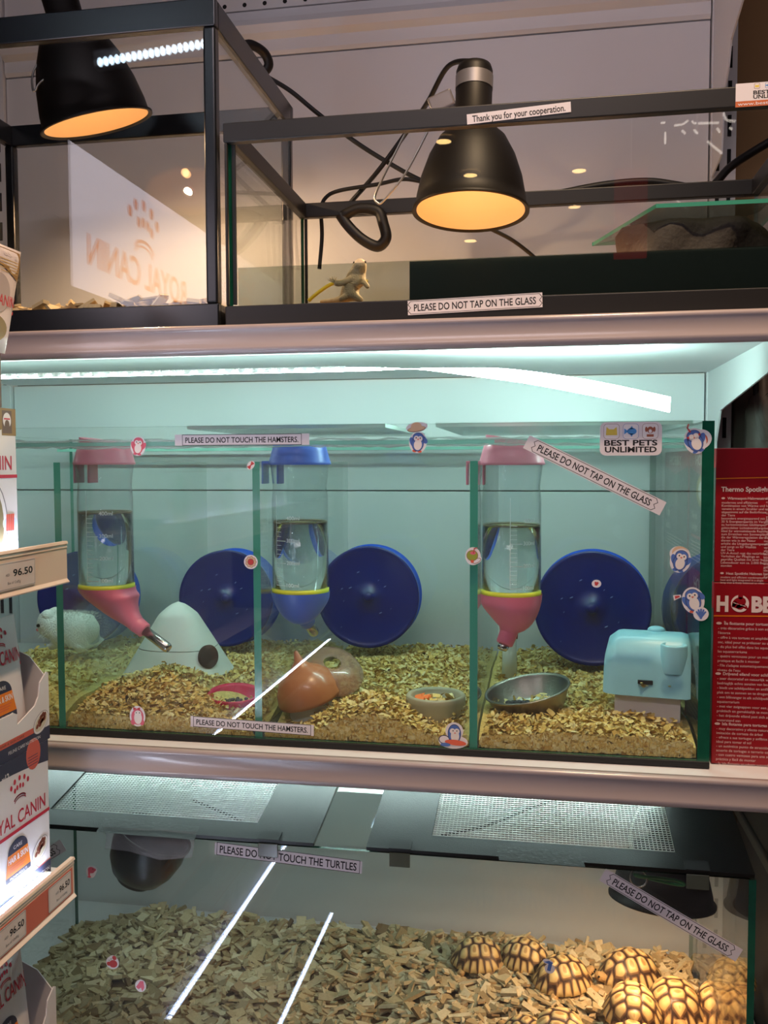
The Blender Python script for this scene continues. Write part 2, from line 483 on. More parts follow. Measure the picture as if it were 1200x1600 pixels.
# ================================================================== helper: framed glass tanks
def hstrip(pr_parent, txt, c, ang, w, h, cap, tw, style, label, y=-.0004, dark=INK):
    """white paper strip stuck on a front pane; c = its middle in the photograph"""
    s = .000752
    o = at(*c, y=y); q = math.radians(ang)
    P = Print(o, (math.cos(q), 0, math.sin(q)), (-math.sin(q), 0, math.cos(q)), s)
    P.slab(-w/2, -h/2, w/2, h/2, PAPER)
    P.text(txt, 0 if style != 'left' else -w/2+4, -cap/2, cap, dark, w=tw, align='c' if style != 'left' else 'l', k=1.6, bold=.016)
    a, bb = tw/2+5, cap/2+4
    if style == 'box':
        P.line([(-a, -bb), (a, -bb), (a, bb), (-a, bb), (-a, -bb)], .9, dark, k=1.3)
    if style == 'wave':
        for sgn in (-1, 1):
            P.line([(sgn*a, bb), (sgn*(a+4), bb*.5), (sgn*a, 0), (sgn*(a+4), -bb*.5), (sgn*a, -bb)], .9, dark, k=1.3)
        P.line([(-a, bb), (a, bb)], .8, dark, k=1.3); P.line([(-a, -bb), (a, -bb)], .8, dark, k=1.3)
    return P.build('label_strip', pr_parent, label)

# ================================================================== hamster tank
HX0, HX1, HY1, HZ0, HZ1 = -.872, .1865, .52, 1.1042, 1.4955
DIV = (-.607, -.344, -.079)
tank = thing('hamster_tank', 'long clear glass tank split in four bays with wood shavings, on the middle shelf', 'glass tank', (-.34, .26, HZ0))
g = .006
front = MB().box((HX0, 0, HZ0+.008), (HX1, g, HZ1), GLASSF, GEDGE2).build('front_pane', tank)
MB().box((HX0, HY1-g, HZ0+.008), (HX1, HY1, HZ1), GLASS, GEDGE).build('back_pane', tank)
MB().box((HX0, g, HZ0+.008), (HX0+g, HY1-g, HZ1), GLASS, GEDGE).build('side_pane', tank)
MB().box((HX1-g-.004, g+.0005, HZ0+.008), (HX1, HY1-g, HZ1), GLASS, GEDGE2).build('side_pane', tank)
MB().box((HX1-.0125, -.0006, HZ0+.004), (HX1+.0005, -.0001, HZ1), GEDGE2).build('corner_edge', tank)
for x in DIV:
    y0_, y1_, z0_, z1_ = g+.001, HY1-g-.001, HZ0+.008, 1.452
    b = MB().box((x-.0045, y0_, z0_), (x+.0045, y1_, z1_), GLASSD, GLASSD)
    b.add([(x-.0046, y0_-.0003, z0_), (x+.0046, y0_-.0003, z0_), (x+.0046, y0_-.0003, z1_), (x-.0046, y0_-.0003, z1_)], [(0, 1, 2, 3)], GEDGE); b.build('divider', tank)
MB().box((HX0-.001, -.0015, HZ0), (HX1+.001, HY1+.001, HZ0+.0078), BLACKM).build('base_frame', tank, bevel=.001)
MB().box((HX0+g, g, 1.472), (HX1-g-.004, .05, 1.477), GLASSD, BEDGE).build('front_brace', tank)
MB().box((HX0+g, HY1-.06, 1.472), (HX1-g-.004, HY1-g, 1.477), GLASSD, BEDGE).build('back_brace', tank)
# smeared silicone beads along the brace
b = MB()
for zz, yy in ((1.4705, .0075), (1.4785, .0075)):
    P = [(HX0+.02+i*.012, yy, zz+random.uniform(-.0012, .0012)) for i in range(86)]
    b.tube(P, [random.uniform(.0008, .0022) for _ in P], SILI, n=6)
b.build('silicone_bead', tank)
hstrip(front, 'PLEASE DO NOT TOUCH THE HAMSTERS.', (377, 687), 0, 226, 18, 9, 190, 'box', 'white paper strip reading PLEASE DO NOT TOUCH THE HAMSTERS, at the top')
hstrip(front, 'PLEASE DO NOT TOUCH THE HAMSTERS.', (393, 1134), -1.5, 210, 18, 9, 190, 'box', 'white paper strip reading PLEASE DO NOT TOUCH THE HAMSTERS, at the bottom')
hstrip(front, 'PLEASE DO NOT TAP ON THE GLASS', (928, 742), -26.7, 226, 22, 10.5, 186, 'wave', 'slanting white strip reading PLEASE DO NOT TAP ON THE GLASS')
SIL = mat('sticker_white', (232, 226, 228), .5)
S_BLUE = mat('sticker_blue', (84, 116, 186), .5); S_PINK = mat('sticker_pink', (222, 104, 124), .5); S_DB = mat('sticker_outline', (52, 50, 90), .5)
S_BEL = mat('sticker_belly', (238, 228, 222), .5); S_OR = mat('sticker_orange', (222, 102, 74), .5); S_HAT = mat('sticker_hat', (222, 186, 150), .5)
S_GRN = mat('sticker_green', (150, 160, 62), .5); S_BR = mat('sticker_brown', (140, 96, 84), .5); S_RED = mat('sticker_red', (196, 66, 66), .5); S_YEL = mat('sticker_yellow', (222, 196, 84), .5)
def sticker(parent, c, label, name='sticker', y=-.0004, rot=0, sc=.000752):
    q = math.radians(rot); o = at(*c, y=y)
    return Print(o, (math.cos(q), 0, math.sin(q)), (-math.sin(q), 0, math.cos(q)), sc)
def penguin(P, body, line, feet=S_OR, k=1.0, wingup=0):
    for rx, ry, m in ((13*k, 17*k, SIL),): P.ell(0, 0, rx+4*k, ry+4*k, m)
    P.ell(-10*k, -1*k, 5*k, 10*k, body, .5); P.ell(11*k, (1+wingup*5)*k, 5*k, 9*k, body, -.6+wingup*1.4)
    P.ell(-5*k, -17*k, 4*k, 2.4*k, feet); P.ell(5*k, -17*k, 4*k, 2.4*k, feet)
    P.ell(0, -2*k, 11.6*k, 15.5*k, line); P.ell(0, -2*k, 10.8*k, 14.7*k, body)
    P.ell(0, 8.5*k, 11*k, 9.6*k, line); P.ell(0, 8.5*k, 10.2*k, 8.8*k, body)
    P.ell(-3.6*k, 7*k, 4.6*k, 5*k, S_BEL); P.ell(3.6*k, 7*k, 4.6*k, 5*k, S_BEL)
    P.ell(.6*k, -5*k, 7.6*k, 10*k, S_BEL)
    P.ell(-4*k, 8*k, 1.1*k, 1.4*k, INK); P.ell(4*k, 8*k, 1.1*k, 1.4*k, INK); P.poly([(-2.2*k, 6.4*k), (2.2*k, 6.4*k), (0, 3.6*k)], S_OR)
P = sticker(front, (216, 697), '', rot=-8); penguin(P, S_PINK, S_RED, S_PINK, .78); P.build('penguin_sticker', front, 'pink penguin sticker beside the pink bottle cap')
P = sticker(front, (653, 691), '', rot=-6); penguin(P, S_BLUE, S_DB, S_OR, .82, 1)
P.ell(-4, 23, 17, 8, SIL, .25); P.ell(-4, 20, 14.5, 4.4, S_BR, .25); P.ell(-4, 20.4, 13.6, 3.6, S_HAT, .25); P.ell(-5, 24, 8.5, 6.5, S_HAT, .25)
P.build('penguin_sticker', front, 'blue penguin sticker tipping a straw hat')
P = sticker(front, (1086, 689), '', rot=18)
P.ell(6, 0, 18, 15, SIL); P.ell(11, -1, 7, 9, S_BR); P.ell(12, -1, 5.5, 7.4, S_OR); penguin(P, S_BLUE, S_DB, S_BLUE, .92); P.line([(-3, 15), (-5, 22), (-2, 26)], 2, S_RED); P.line([(-8, 7.4), (8, 7.4)], 3.2, S_RED, k=P.k+.5)
P.ell(-3.4, 7.2, 3.4, 3.1, S_BEL, k=P.k+.8); P.ell(3.6, 7.2, 3.4, 3.1, S_BEL, k=P.k+.8)
P.build('penguin_sticker', front, 'blue penguin sticker with goggles, snorkel and orange pack')
P = sticker(front, (1063, 876), '', rot=-14)
P.ell(-3, 9, 15, 12, SIL); P.ell(-3, 11, 12, 10, S_HAT); penguin(P, S_BLUE, S_DB, S_BLUE, .88); P.build('penguin_sticker', front, 'blue penguin sticker lying in front of a pale shell')
P = sticker(front, (1083, 938), '', rot=12); penguin(P, S_BLUE, S_DB, S_OR, .95, 1); P.poly([(-27, 5), (-16, 8), (-16, 12), (-27, 13)], SIL); P.poly([(-25, 7), (-18, 8.5), (-18, 11), (-25, 11.5)], S_RED)
P.build('penguin_sticker', front, 'blue penguin sticker with a red ribbon at its back')
P = sticker(front, (1095, 959), ''); P.k = 4; P.ell(0, 0, 11, 10.5, SIL)
for a in (-60, -30, 0, 30, 60): q = math.radians(90+a); P.line([(0, -6), (7*math.cos(q), -1+7.5*math.sin(q))], 2.6, S_BLUE)
P.build('coral_sticker', front, 'small blue coral sticker')
P = sticker(front, (215, 1119), ''); P.ell(0, 0, 14, 17.5, SIL); P.ell(0, -1, 11, 13.5, S_PINK); P.ell(-8, -10, 4, 5, S_PINK); P.ell(8, -10, 4, 5, S_PINK); P.ell(1, -3, 7, 10.5, S_BEL); P.ell(1, 5, 6, 5, S_BEL)
P.ell(-2, 6, .9, 1.1, INK); P.ell(4, 6, .9, 1.1, INK); P.poly([(-7, 10), (-1, 13), (-7, 15.5)], S_RED); P.poly([(5, 10), (-1, 13), (5, 15.5)], S_RED); P.build('penguin_sticker', front, 'pink penguin sticker with a red bow, low on the glass')
P = sticker(front, (708, 1150), '', rot=0)
P.ell(0, -9, 23, 11, SIL); P.ell(2, 8, 14, 14, SIL); P.ell(-14, -6, 9, 7, S_DB); P.ell(-14, -6, 7.6, 5.8, SIL); P.ell(2, 4, 10.5, 15, S_DB); P.ell(2, 4, 9.6, 14, S_BLUE); P.ell(3, 0, 6.6, 10, S_BEL); P.ell(-1, 8, 4.2, 4.4, S_BEL); P.ell(6, 8, 4.2, 4.4, S_BEL)
P.ell(0, 8.6, .9, 1.1, INK); P.ell(6, 8.6, .9, 1.1, INK); P.poly([(1.4, 6), (4.6, 6), (3, 3.6)], S_OR); P.ell(4, -10, 17, 4.4, S_OR, -.08); P.ell(-12, -14, 8, 3, S_BLUE); P.build('penguin_sticker', front, 'blue penguin sticker riding an orange surfboard')
P = sticker(front, (392, 878), ''); P.ell(0, 0, 11.6, 11.6, SIL)
for i in range(9): q = 2*PI*i/9; P.ell(6.6*math.cos(q), 6.6*math.sin(q), 2.9, 2.9, S_BR, k=1.6); P.ell(6.6*math.cos(q), 6.6*math.sin(q), 2.3, 2.3, S_HAT, k=1.9)
P.k = 2; P.ell(0, 0, 5.4, 5.4, S_BR); P.ell(0, 0, 4.6, 4.6, S_RED); P.build('flower_sticker', front, 'orange flower sticker on the divider line')
P = sticker(front, (739, 869), ''); P.ell(0, 0, 12, 14, SIL); P.ell(5, -6, 9, 6, SIL, .5); P.ell(6, -7, 7, 3.6, S_BR, .5); P.ell(6, -7, 6, 2.7, SIL, .5); P.ell(-1, 1, 9, 8.5, S_BR); P.ell(-1, 1, 8.2, 7.7, S_GRN); P.ell(0, 5, 4.4, 2.6, S_PINK); P.line([(1, 5), (2, 12), (6, 13)], 1.5, S_RED); P.ell(-1, -8, 2.6, 2.6, S_OR)
P.build('coconut_sticker', front, 'green coconut drink sticker on the divider line')
P = sticker(front, (392, 727), '', rot=50); P.ell(0, 0, 8, 5.6, SIL); P.poly([(-6, -3.4), (0, -.8), (6, -3.4), (6, 3.4), (0, .8), (-6, 3.4)], S_RED); P.build('bow_sticker', front, 'tiny red bow sticker')
P = sticker(front, (932, 912), ''); P.ell(0, 0, 7, 6, SIL); P.poly([(-3, 2), (-1.5, 3.4), (0, 2.3), (2, 3), (3.4, 1), (1, -3), (-2.4, -2.6)], S_RED); P.build('heart_sticker', front, 'tiny red heart sticker')

def cat_fish_dog(P, x, y, d, gap):
    """three rounded tiles with a cat, a fish and a dog"""
    for i, (m1, m2) in enumerate(((S_BR, S_YEL), (S_BLUE, mat('sticker_fish', (76, 148, 214), .5)), (S_BR, mat('sticker_dog', (160, 92, 70), .5)))):
        cx = x+i*gap; P.rrect(cx-d/2, y-d/2, cx+d/2, y+d/2, d*.22, m1, k=1.4); P.rrect(cx-d/2+.5, y-d/2+.5, cx+d/2-.5, y+d/2-.5, d*.2, SIL, k=1.7)
        if i == 0: P.poly([(cx-d*.36, y-d*.24), (cx+d*.36, y-d*.24), (cx+d*.32, y+d*.3), (cx+d*.14, y+d*.14), (cx-d*.14, y+d*.14), (cx-d*.32, y+d*.3)], m2, k=2.1)
        if i == 1: P.ell(cx+d*.06, y, d*.3, d*.22, m2, k=2.1); P.poly([(cx-d*.16, y), (cx-d*.42, y+d*.2), (cx-d*.42, y-d*.2)], m2, k=2.1); P.poly([(cx-d*.1, y+d*.14), (cx+d*.06, y+d*.36), (cx+d*.16, y+d*.14)], m2, k=2.1); P.poly([(cx-d*.1, y-d*.14), (cx+d*.06, y-d*.36), (cx+d*.16, y-d*.14)], m2, k=2.1)
        if i == 2: P.ell(cx, y+d*.08, d*.2, d*.22, m2, k=2.1); P.ell(cx-d*.25, y+d*.12, d*.08, d*.17, m2, k=2.1); P.ell(cx+d*.25, y+d*.12, d*.08, d*.17, m2, k=2.1); P.rect(cx-d*.22, y-d*.36, cx+d*.22, y-d*.2, m2, k=2.1); P.ell(cx, y, d*.1, d*.12, SIL, k=2.4)
P = sticker(front, (985.5, 685.5), ''); P.rrect(-45, -25, 45, 25, 9, PAPER); cat_fish_dog(P, -28, 11, 23, 28)
P.text('BEST PETS', 0, -10, 8.4, INK, w=77, align='c', bold=.03, k=1.6); P.text('UNLIMITED', 0, -20, 8.4, INK, w=75, align='c', bold=.03, k=1.6)
P.build('shop_sticker', front, 'white rounded sticker reading BEST PETS UNLIMITED with cat, fish and dog tiles')

# loose cover sheets on top of the tank
for x0, x1, lab in ((-.47, -.20, 'glass cover sheet lying over the second bay of the hamster tank'), (-.135, .18, 'glass cover sheet lying over the right hand bay of the hamster tank')):
    t = MB().box((x0, .10, HZ1+.0002), (x1, .5, HZ1+.0052), GLASS, mat('sheet_edge', (205, 222, 214), .2)).build('cover_sheet')
    tag(t, lab, 'glass sheet', 'glass sheets over the hamster tank')

# ================================================================== running wheels
BLUE = mat('wheel_blue_shaded', (4, 24, 96), .3, spec=.5)  # darker than the drum: shade of the unlit front put into the colour
BLUE2 = mat('wheel_blue_lit', (24, 84, 200), .35)  # lighter copy of the same blue, for the lit drum
GRIME = mat('wheel_scuff', (120, 140, 180), .8)
def wheel():
    t = thing('running_wheel', 'x', 'hamster wheel', (0, 0, 0), 'blue running wheels in the hamster tank')
    R0 = .083
    MB().lathe([(.0001, -.001), (.006, -.001), (.0075, .001), (.0085, .0035), (.03, .0045), (.074, .0035), (.0785, .0015), (R0, 0), (R0+.001, .002), (R0+.001, .005), (.079, .006), (.0001, .0065)], (0, 0, 0), BLUE, n=64, ax=(0, 1, 0)).build('disc', t)
    b = MB().lathe([(R0, .002), (R0+.0006, .06), (R0+.003, .0605), (R0+.003, .0635), (R0-.002, .0635), (R0-.002, .006)], (0, 0, 0), BLUE2, n=64, ax=(0, 1, 0))
    for k in range(60):
        a = 2*PI*k/60; b.tube([((R0-.003)*math.cos(a), .008, (R0-.003)*math.sin(a)), ((R0-.003)*math.cos(a), .062, (R0-.003)*math.sin(a))], .0009, BLUE2, n=5)
    b.build('drum', t)
    b = MB(); b.lathe([(.0001, 0), (.009, 0), (.009, .03), (.0001, .03)], (0, .006, 0), BLUE, n=20, ax=(0, 1, 0)); b.build('hub', t)
    b = MB(); b.tube([(0, .03, 0), (0, .074, 0), (0, .076, -.05), (0, .076, -.088)], .005, BLUE2, n=8); b.build('stand', t)
    b = MB()
    for k in range(9):
        a = random.uniform(0, 2*PI); r = random.uniform(.03, .076); p = (r*math.cos(a), -.0004, r*math.sin(a)); b.obox((p[0], .0028, p[2]), (.0014*random.uniform(.4, 1.6), 0, .0008), (0, .0012, 0), (.0003, 0, .0008), GRIME)
    tag(b.build('stuck_shaving', t), kind='stuff')
    return t
w0 = wheel()
for i, (px, py, y, rz, lab, sc) in enumerate((
        (352, 935, .385, 3, 'blue running wheel behind the white triangular house', .965),
        (575, 933, .375, 5, 'blue running wheel behind the bottle with the blue cap', .985),
        (925, 951, .345, -4, 'blue running wheel with the heart sticker before it, above the metal bowl', 1.04),
        (128, 934, .39, 6, 'blue running wheel beside the white hamster in the end bay', .965))):
    o = w0 if i == 0 else dup(w0)
    p = at(px, py, y=y); o.location = p; o.rotation_euler = (math.radians(-4), 0, math.radians(rz)); o.scale = (sc,)*3; o['label'] = lab

# ================================================================== wood shavings
WHEELS = [(at(352, 935, y=.385), .09), (at(575, 933, y=.375), .09), (at(925, 951, y=.345), .094), (at(128, 934, y=.39), .09)]
def wob(x, y, s=1.0):
    return (math.sin(31*x*s+1.3)*math.cos(27*y*s+.4)+.6*math.sin(63*x*s+17*y*s)+.4*math.cos(88*y*s-41*x*s))*.5
def bumpf(x, y, cx, cy, r, h): return h*math.exp(-((x-cx)**2+(y-cy)**2)/(2*r*r))
M1 = at(258, 1050, z=1.16); M2 = at(575, 1120, y=.04); M3 = at(1000, 1110, y=.05); M4 = at(650, 1010, y=.33)
L2 = at(462, 1150, y=.06); R2 = at(830, 1100, y=.12); D2 = at(365, 1100, y=.06); B2 = at(685, 1120, y=.06); H2 = at(1060, 1130, y=.04)
def hz(x, y):
    h = 1.141-.025*y+.0045*wob(x, y)-.017*max(0, 1-y/.055)**1.4
    h += bumpf(x, y, M1[0], M1[1], .045, .024)+bumpf(x, y, M2[0], M2[1], .038, .022)+bumpf(x, y, M3[0], .03, .05, .006)
    h += bumpf(x, y, M4[0], .33, .06, .012)
    h -= bumpf(x, y, L2[0]-.01, .03, .045, .030)
    h = max(h, HZ0+.0095)
    h -= bumpf(x, y, -.60, .02, .03, .006)
    h -= bumpf(x, y, R2[0], .08, .06, .004)+bumpf(x, y, D2[0], .05, .035, .008)+bumpf(x, y, D2[0], .115, .03, .014)+bumpf(x, y, B2[0], .055, .036, .015)+bumpf(x, y, H2[0], .03, .028, .006)
    for (p, r) in WHEELS:
        if abs(x-p[0]) < .1: h -= .012*math.exp(-((y-p[1]-.03)/.05)**2)*max(0, 1-abs(x-p[0])/.1)
    return h
SHAV = bits_mat('shavings', [(0, (176, 132, 70)), (.08, (220, 178, 96)), (.35, (238, 206, 122)), (.65, (246, 222, 148)), (.9, (250, 234, 176)), (.985, (216, 180, 104)), (1, (66, 50, 44))], .85)
SHAVB = mat('shavings_bed', (224, 190, 112), .9, vary=.5, vscale=240, bump=1, bscale=320)
def flakes(mb, n, xr, yr, hf, m, lmin=.0045, lmax=.0125, zj=.005, skip=()):
    for _ in range(n):
        x = random.uniform(*xr); y = yr[0]+(yr[1]-yr[0])*random.random()**1.25
        if any((x-c[0])**2+(y-c[1])**2 < r*r for c, r in skip): continue
        z = hf(x, y)+random.uniform(-.002, zj)
        L = random.uniform(lmin, lmax); W = L*random.uniform(.25, .6)
        a = random.uniform(0, 2*PI); tilt = random.gauss(0, .45); roll = random.gauss(0, .6); curl = random.gauss(0, .9)
        d = np.array((math.cos(a)*math.cos(tilt), math.sin(a)*math.cos(tilt), math.sin(tilt)))
        s = np.array((-math.sin(a), math.cos(a), 0)); u = np.cross(d, s)
        s2 = s*math.cos(roll)+u*math.sin(roll); u2 = np.cross(d, s2)
        vs = []; c = np.array((x, y, z)); p = c-d*L/2; ang = -curl/2; K = 3
        for k in range(K+1):
            ww = W/2*(1 if 0 < k < K else random.uniform(.3, .9))
            vs += [p-s2*ww, p+s2*ww]
            dd = d*math.cos(ang)+u2*math.sin(ang); p = p+dd*L/K; ang += curl/K*1.6
        for i, v in enumerate(vs):
            vs[i] = (min(max(v[0], xr[0]-.008), xr[1]+.008), min(max(v[1], .0068), yr[1]+.008), max(v[2], HZ0+.009))
        mb.add(vs, [(2*k, 2*k+1, 2*k+3, 2*k+2) for k in range(K)], m, False)
SKIP = [(at(285, 1030, y=.22), .05), (at(1025, 1080, y=.11), .052), (at(680, 1100, y=.10), .036), (at(828, 1085, y=.12), .045), (at(362, 1092, y=.12), .03), (at(486, 1100, y=.09), .036)]
bays = [(HX0+.008, DIV[0]-.006, 'wood shavings bedding in the end bay beside the cat food boxes', 2600), (DIV[0]+.006, DIV[1]-.006, 'wood shavings bedding in the bay of the white triangular house', 7000),
        (DIV[1]+.006, DIV[2]-.006, 'wood shavings bedding heaped beside the brown roofed house', 7200), (DIV[2]+.006, HX1-.012, 'wood shavings bedding around the metal bowl and blue roofed house', 7200)]
for x0, x1, lab, n in bays:
    b = MB(); nx, ny = 44, 64
    G = []
    for j in range(ny+1):
        y = .0100+(.512-.0100)*(j/ny)
        G.append([(x0+(x1-x0)*i/nx, y, hz(x0+(x1-x0)*i/nx, y)-.003) for i in range(nx+1)])
    b.grid(G, SHAVB)
    for row in (G[0], G[-1], [g_[0] for g_ in G], [g_[-1] for g_ in G]):
        b.grid([[(p[0], p[1], HZ0+.0085) for p in row], row], SHAVB)
    flakes(b, n, (x0+.008, x1-.008), (.008, .505), hz, SHAV, skip=SKIP)
    # bits pressed flat against the front pane
    for _ in range(int((x1-x0)*11000)):
        x = random.uniform(x0+.006, x1-.006); z = random.uniform(HZ0+.0085, hz(x, .008)+.003); a = random.gauss(0, .7); L = random.uniform(.0025, .006); W = L*random.uniform(.2, .55); y = random.uniform(.0066, .0100)
        c, s_ = math.cos(a)*.4, math.sin(a)*.4; c, s_ = math.cos(a), math.sin(a)*.55
        P_ = [(x-c*L-s_*W, z-s_*L+c*W), (x-c*L+s_*W, z-s_*L-c*W), (x+c*L+s_*W, z+s_*L-c*W), (x+c*L-s_*W, z+s_*L+c*W)]
        tw = random.uniform(-.0022, .0022); b.add([(min(max(px, x0), x1), max(.0064, y+tw*(1 if i_ < 2 else -1)), max(pz, HZ0+.0085)) for i_, (px, pz) in enumerate(P_)], [(0, 1, 2, 3)], SHAV)
    o = b.build('wood_shavings'); tag(o, lab, 'bedding', 'wood shavings in the hamster tank', 'stuff')

# ================================================================== drinking bottles
WATER = bpy.data.materials.new('water'); WATER.use_nodes = True
_b = WATER.node_tree.nodes['Principled BSDF']; _b.inputs['Transmission Weight'].default_value = 1; _b.inputs['IOR'].default_value = 1.2; _b.inputs['Roughness'].default_value = 0; _b.inputs['Base Color'].default_value = (.93, .97, .97, 1)
PINKL = mat('bottle_pink', (232, 138, 158), .35, sss=.15); PINKC = mat('bottle_pink_cup', (236, 120, 146), .4, sss=.1)
BLUEL = mat('bottle_blue', (84, 116, 214), .35); YEL = mat('bottle_gasket', (226, 222, 60), .35, sss=.2)
PRW = mat('bottle_print', (236, 240, 240), .6); RIM = pane_mat('water_line', (.75, .72, .6), ior=1.6)
class CylPrint(Print):
    def __init__(s, c, r, sc): Print.__init__(s, c, (1, 0, 0), (0, 0, 1), sc); s.rad = r
    def p3(s, x, y, k):
        a = x*s.sc/s.rad; r = s.rad+s.lay*k
        return s.o+np.array((r*math.sin(a), -r*math.cos(a), y*s.sc))
def bottle(px, y, lidm, cupm, lidpy, ringpy, waterpy, divx, label, spout, hinged, mirror, bowl=False):
    c = at(px, 820, y=y); x = c[0]; s = (at(px, 900, y=y)-at(px, 800, y=y))[2]/-100
    Z = lambda py: at(px, py, y=y)[2]
    zl, zr, zw = Z(lidpy), Z(ringpy), Z(waterpy); r = .0365
    t = thing('drinking_bottle', label, 'water bottle', (x, y, zr), 'drinking bottles in the hamster tank')
    MB().lathe([(r+.003, zl-.002), (r+.0015, zl-.004), (r-.0015, zl-.03), (r, zl-.05), (r, zr+.002), (r-.0008, zr+.002), (r-.0008, zl-.05), (r-.0022, zl-.03), (r+.0008, zl-.003)], (x, y, 0), CLEAR, n=48).build('bottle_body', t)
    MB().lathe([(.0001, zr+.0095), (r-.0012, zr+.0095), (r-.0012, zw), (.0001, zw)], (x, y, 0), WATER, n=64, smooth=True).build('water', t)
    MB().lathe([(r-.0035, zw+.0002), (r-.0009, zw+.0014), (r-.0009, zw-.0014), (r-.0035, zw+.0002)], (x, y, 0), mat('waterline', (150, 132, 96), .3, alpha=.55), n=48).build('water_line', t)
    b = MB(); b.lathe([(.0001, zr+.0085), (.018, zr+.0085), (r-.001, zr+.009), (r+.0006, zr+.008), (r+.0006, zr), (.0001, zr)], (x, y, 0), YEL, n=48); b.build('gasket', t)
    # lid
    l = MB().lathe([(r+.0035, zl-.0035), (r+.0045, zl-.002), (r+.0035, zl), (r-.0005, zl+.014), (r-.0025, zl+.0215), (r-.0075, zl+.023), (.0001, zl+.023)], (x, y, 0), lidm, n=48)
    if hinged:
        vs = []
        N = 40
        for hh in (0, 1):
            for j in range(N):
                a = 2*PI*j/N; rr = (r-.0045); xx, yy = rr*math.cos(a), rr*math.sin(a)
                vs.append((x+xx, y+yy, zl+.0222+hh*(.0012+.0105*max(0, .5-xx/rr*.5))))
        l.add(vs, [(j, (j+1) % N, N+(j+1) % N, N+j) for j in range(N)], lidm, False); l.add(vs, [tuple(range(N, 2*N))], lidm)
    lo = l.build('lid', t)
    # hook over the divider
    b = MB(); x0 = divx-.014; x1 = x-r+.004
    b.box((x0, y-.013, zl-.0015), (x1, y+.013, zl+.0015), lidm)
    b.box((x0, y-.013, zl-.028), (x0+.0025, y+.013, zl-.0015), lidm)
    b.box((divx+.0062, y-.013, zl-.028), (divx+.0087, y+.013, zl-.0015), lidm)
    b.build('hook', t, bevel=.0008)
    # cup with nozzle: rings running from the rim to the nozzle
    tipdir = np.array(spout[0], float); tipdir /= np.linalg.norm(tipdir)
    noz = np.array((x, y, zr))+np.array(spout[1])
    rings = []; ax0 = np.array((0, 0, -1.))
    for k in range(11):
        q = k/10; e = q*q*(3-2*q)
        rad = (r+.0015)*(1-e)+.0115*e if k else r+.0018
        if bowl and k: rad = (r+.0015)*max(0, 1-q**2.4)**.75
        rad = max(rad, .0112)
        cc = np.array((x, y, zr+.004))*(1-q)+noz*q
        if q < .35: cc = np.array((x, y, 0))+np.array((0, 0, cc[2]))+(cc-np.array((x, y, cc[2])))*(q/.35)*np.array((1, 1, 0))
        w = ax0*(1-e)+tipdir*e; w /= np.linalg.norm(w); rings.append((cc, w, rad))
    vs = []; fs = []; N = 40
    for cc, w, rad in rings:
        a = np.cross(np.array((0, 1., 0)) if abs(w[1]) < .8 else np.array((1., 0, 0)), w); a /= np.linalg.norm(a); bb = np.cross(w, a)
        for j in range(N): q = 2*PI*j/N; vs.append(cc+rad*(a*math.cos(q)+bb*math.sin(q)))
    for i in range(len(rings)-1):
        for j in range(N): fs.append((i*N+j, i*N+(j+1) % N, (i+1)*N+(j+1) % N, (i+1)*N+j))
    m = MB().add(vs, fs, cupm, True)
    end = noz+tipdir*.014
    m.lathe([(.0112, 0), (.0105, .013), (.0085, .0145), (.0001, .0145)], noz, cupm, n=24, ax=tipdir)
    m.build('cup', t)
    pipe = spout[2]
    MB().lathe([(.0001, 0), (.0068, 0), (.0068, pipe-.003), (.0055, pipe), (.0048, pipe), (.0046, pipe-.003), (.0001, pipe-.003)], end, STEEL, n=24, ax=tipdir).build('spout', t)
    # printed scale
    P = CylPrint((x, y, zr), r+.0002, s); h = (zw-zr)/s
    xs = mirror[0]; k = mirror[1]; H = 180
    P.line([(xs, 18), (xs, min(H, 155))], .9, PRW, k=1)
    for i in range(15):
        yy = 18+i*6.8; big = i % 5 == 0
        P.line([(xs, yy), (xs+k*(18 if big else 10), yy)], 1.1 if big else .7, PRW, k=1)
    for i, tx in enumerate(('100ml', '200ml', '300ml', '400ml')):
        P.text(tx, xs+(k*20 if k > 0 else k*20), 16+i*34, 6.2, PRW, align='l' if k > 0 else 'r', k=1, bold=.005)
    P.build('scale_print', lo.parent)
    return t
bottle(165, .085, PINKL, PINKC, 722, 921, 800, DIV[0], 'pink capped water bottle with steel spout reaching toward the white house', ((.8, -.12, -.5), (.046, -.006, -.046), .043), True, (-10, 1))
bottle(469, .085, BLUEL, BLUEL, 722, 928, 815, DIV[1], 'blue capped water bottle hanging in the middle of the hamster tank', ((.1, .75, -.6), (.0, .018, -.034), .03), False, (-30, 1), True)
bottle(799, .075, PINKL, PINKC, 722, 932, 820, DIV[2], 'pink capped water bottle hanging above the metal bowl', ((-.35, -.3, -.9), (-.003, -.004, -.046), .008), True, (0, 1), True)

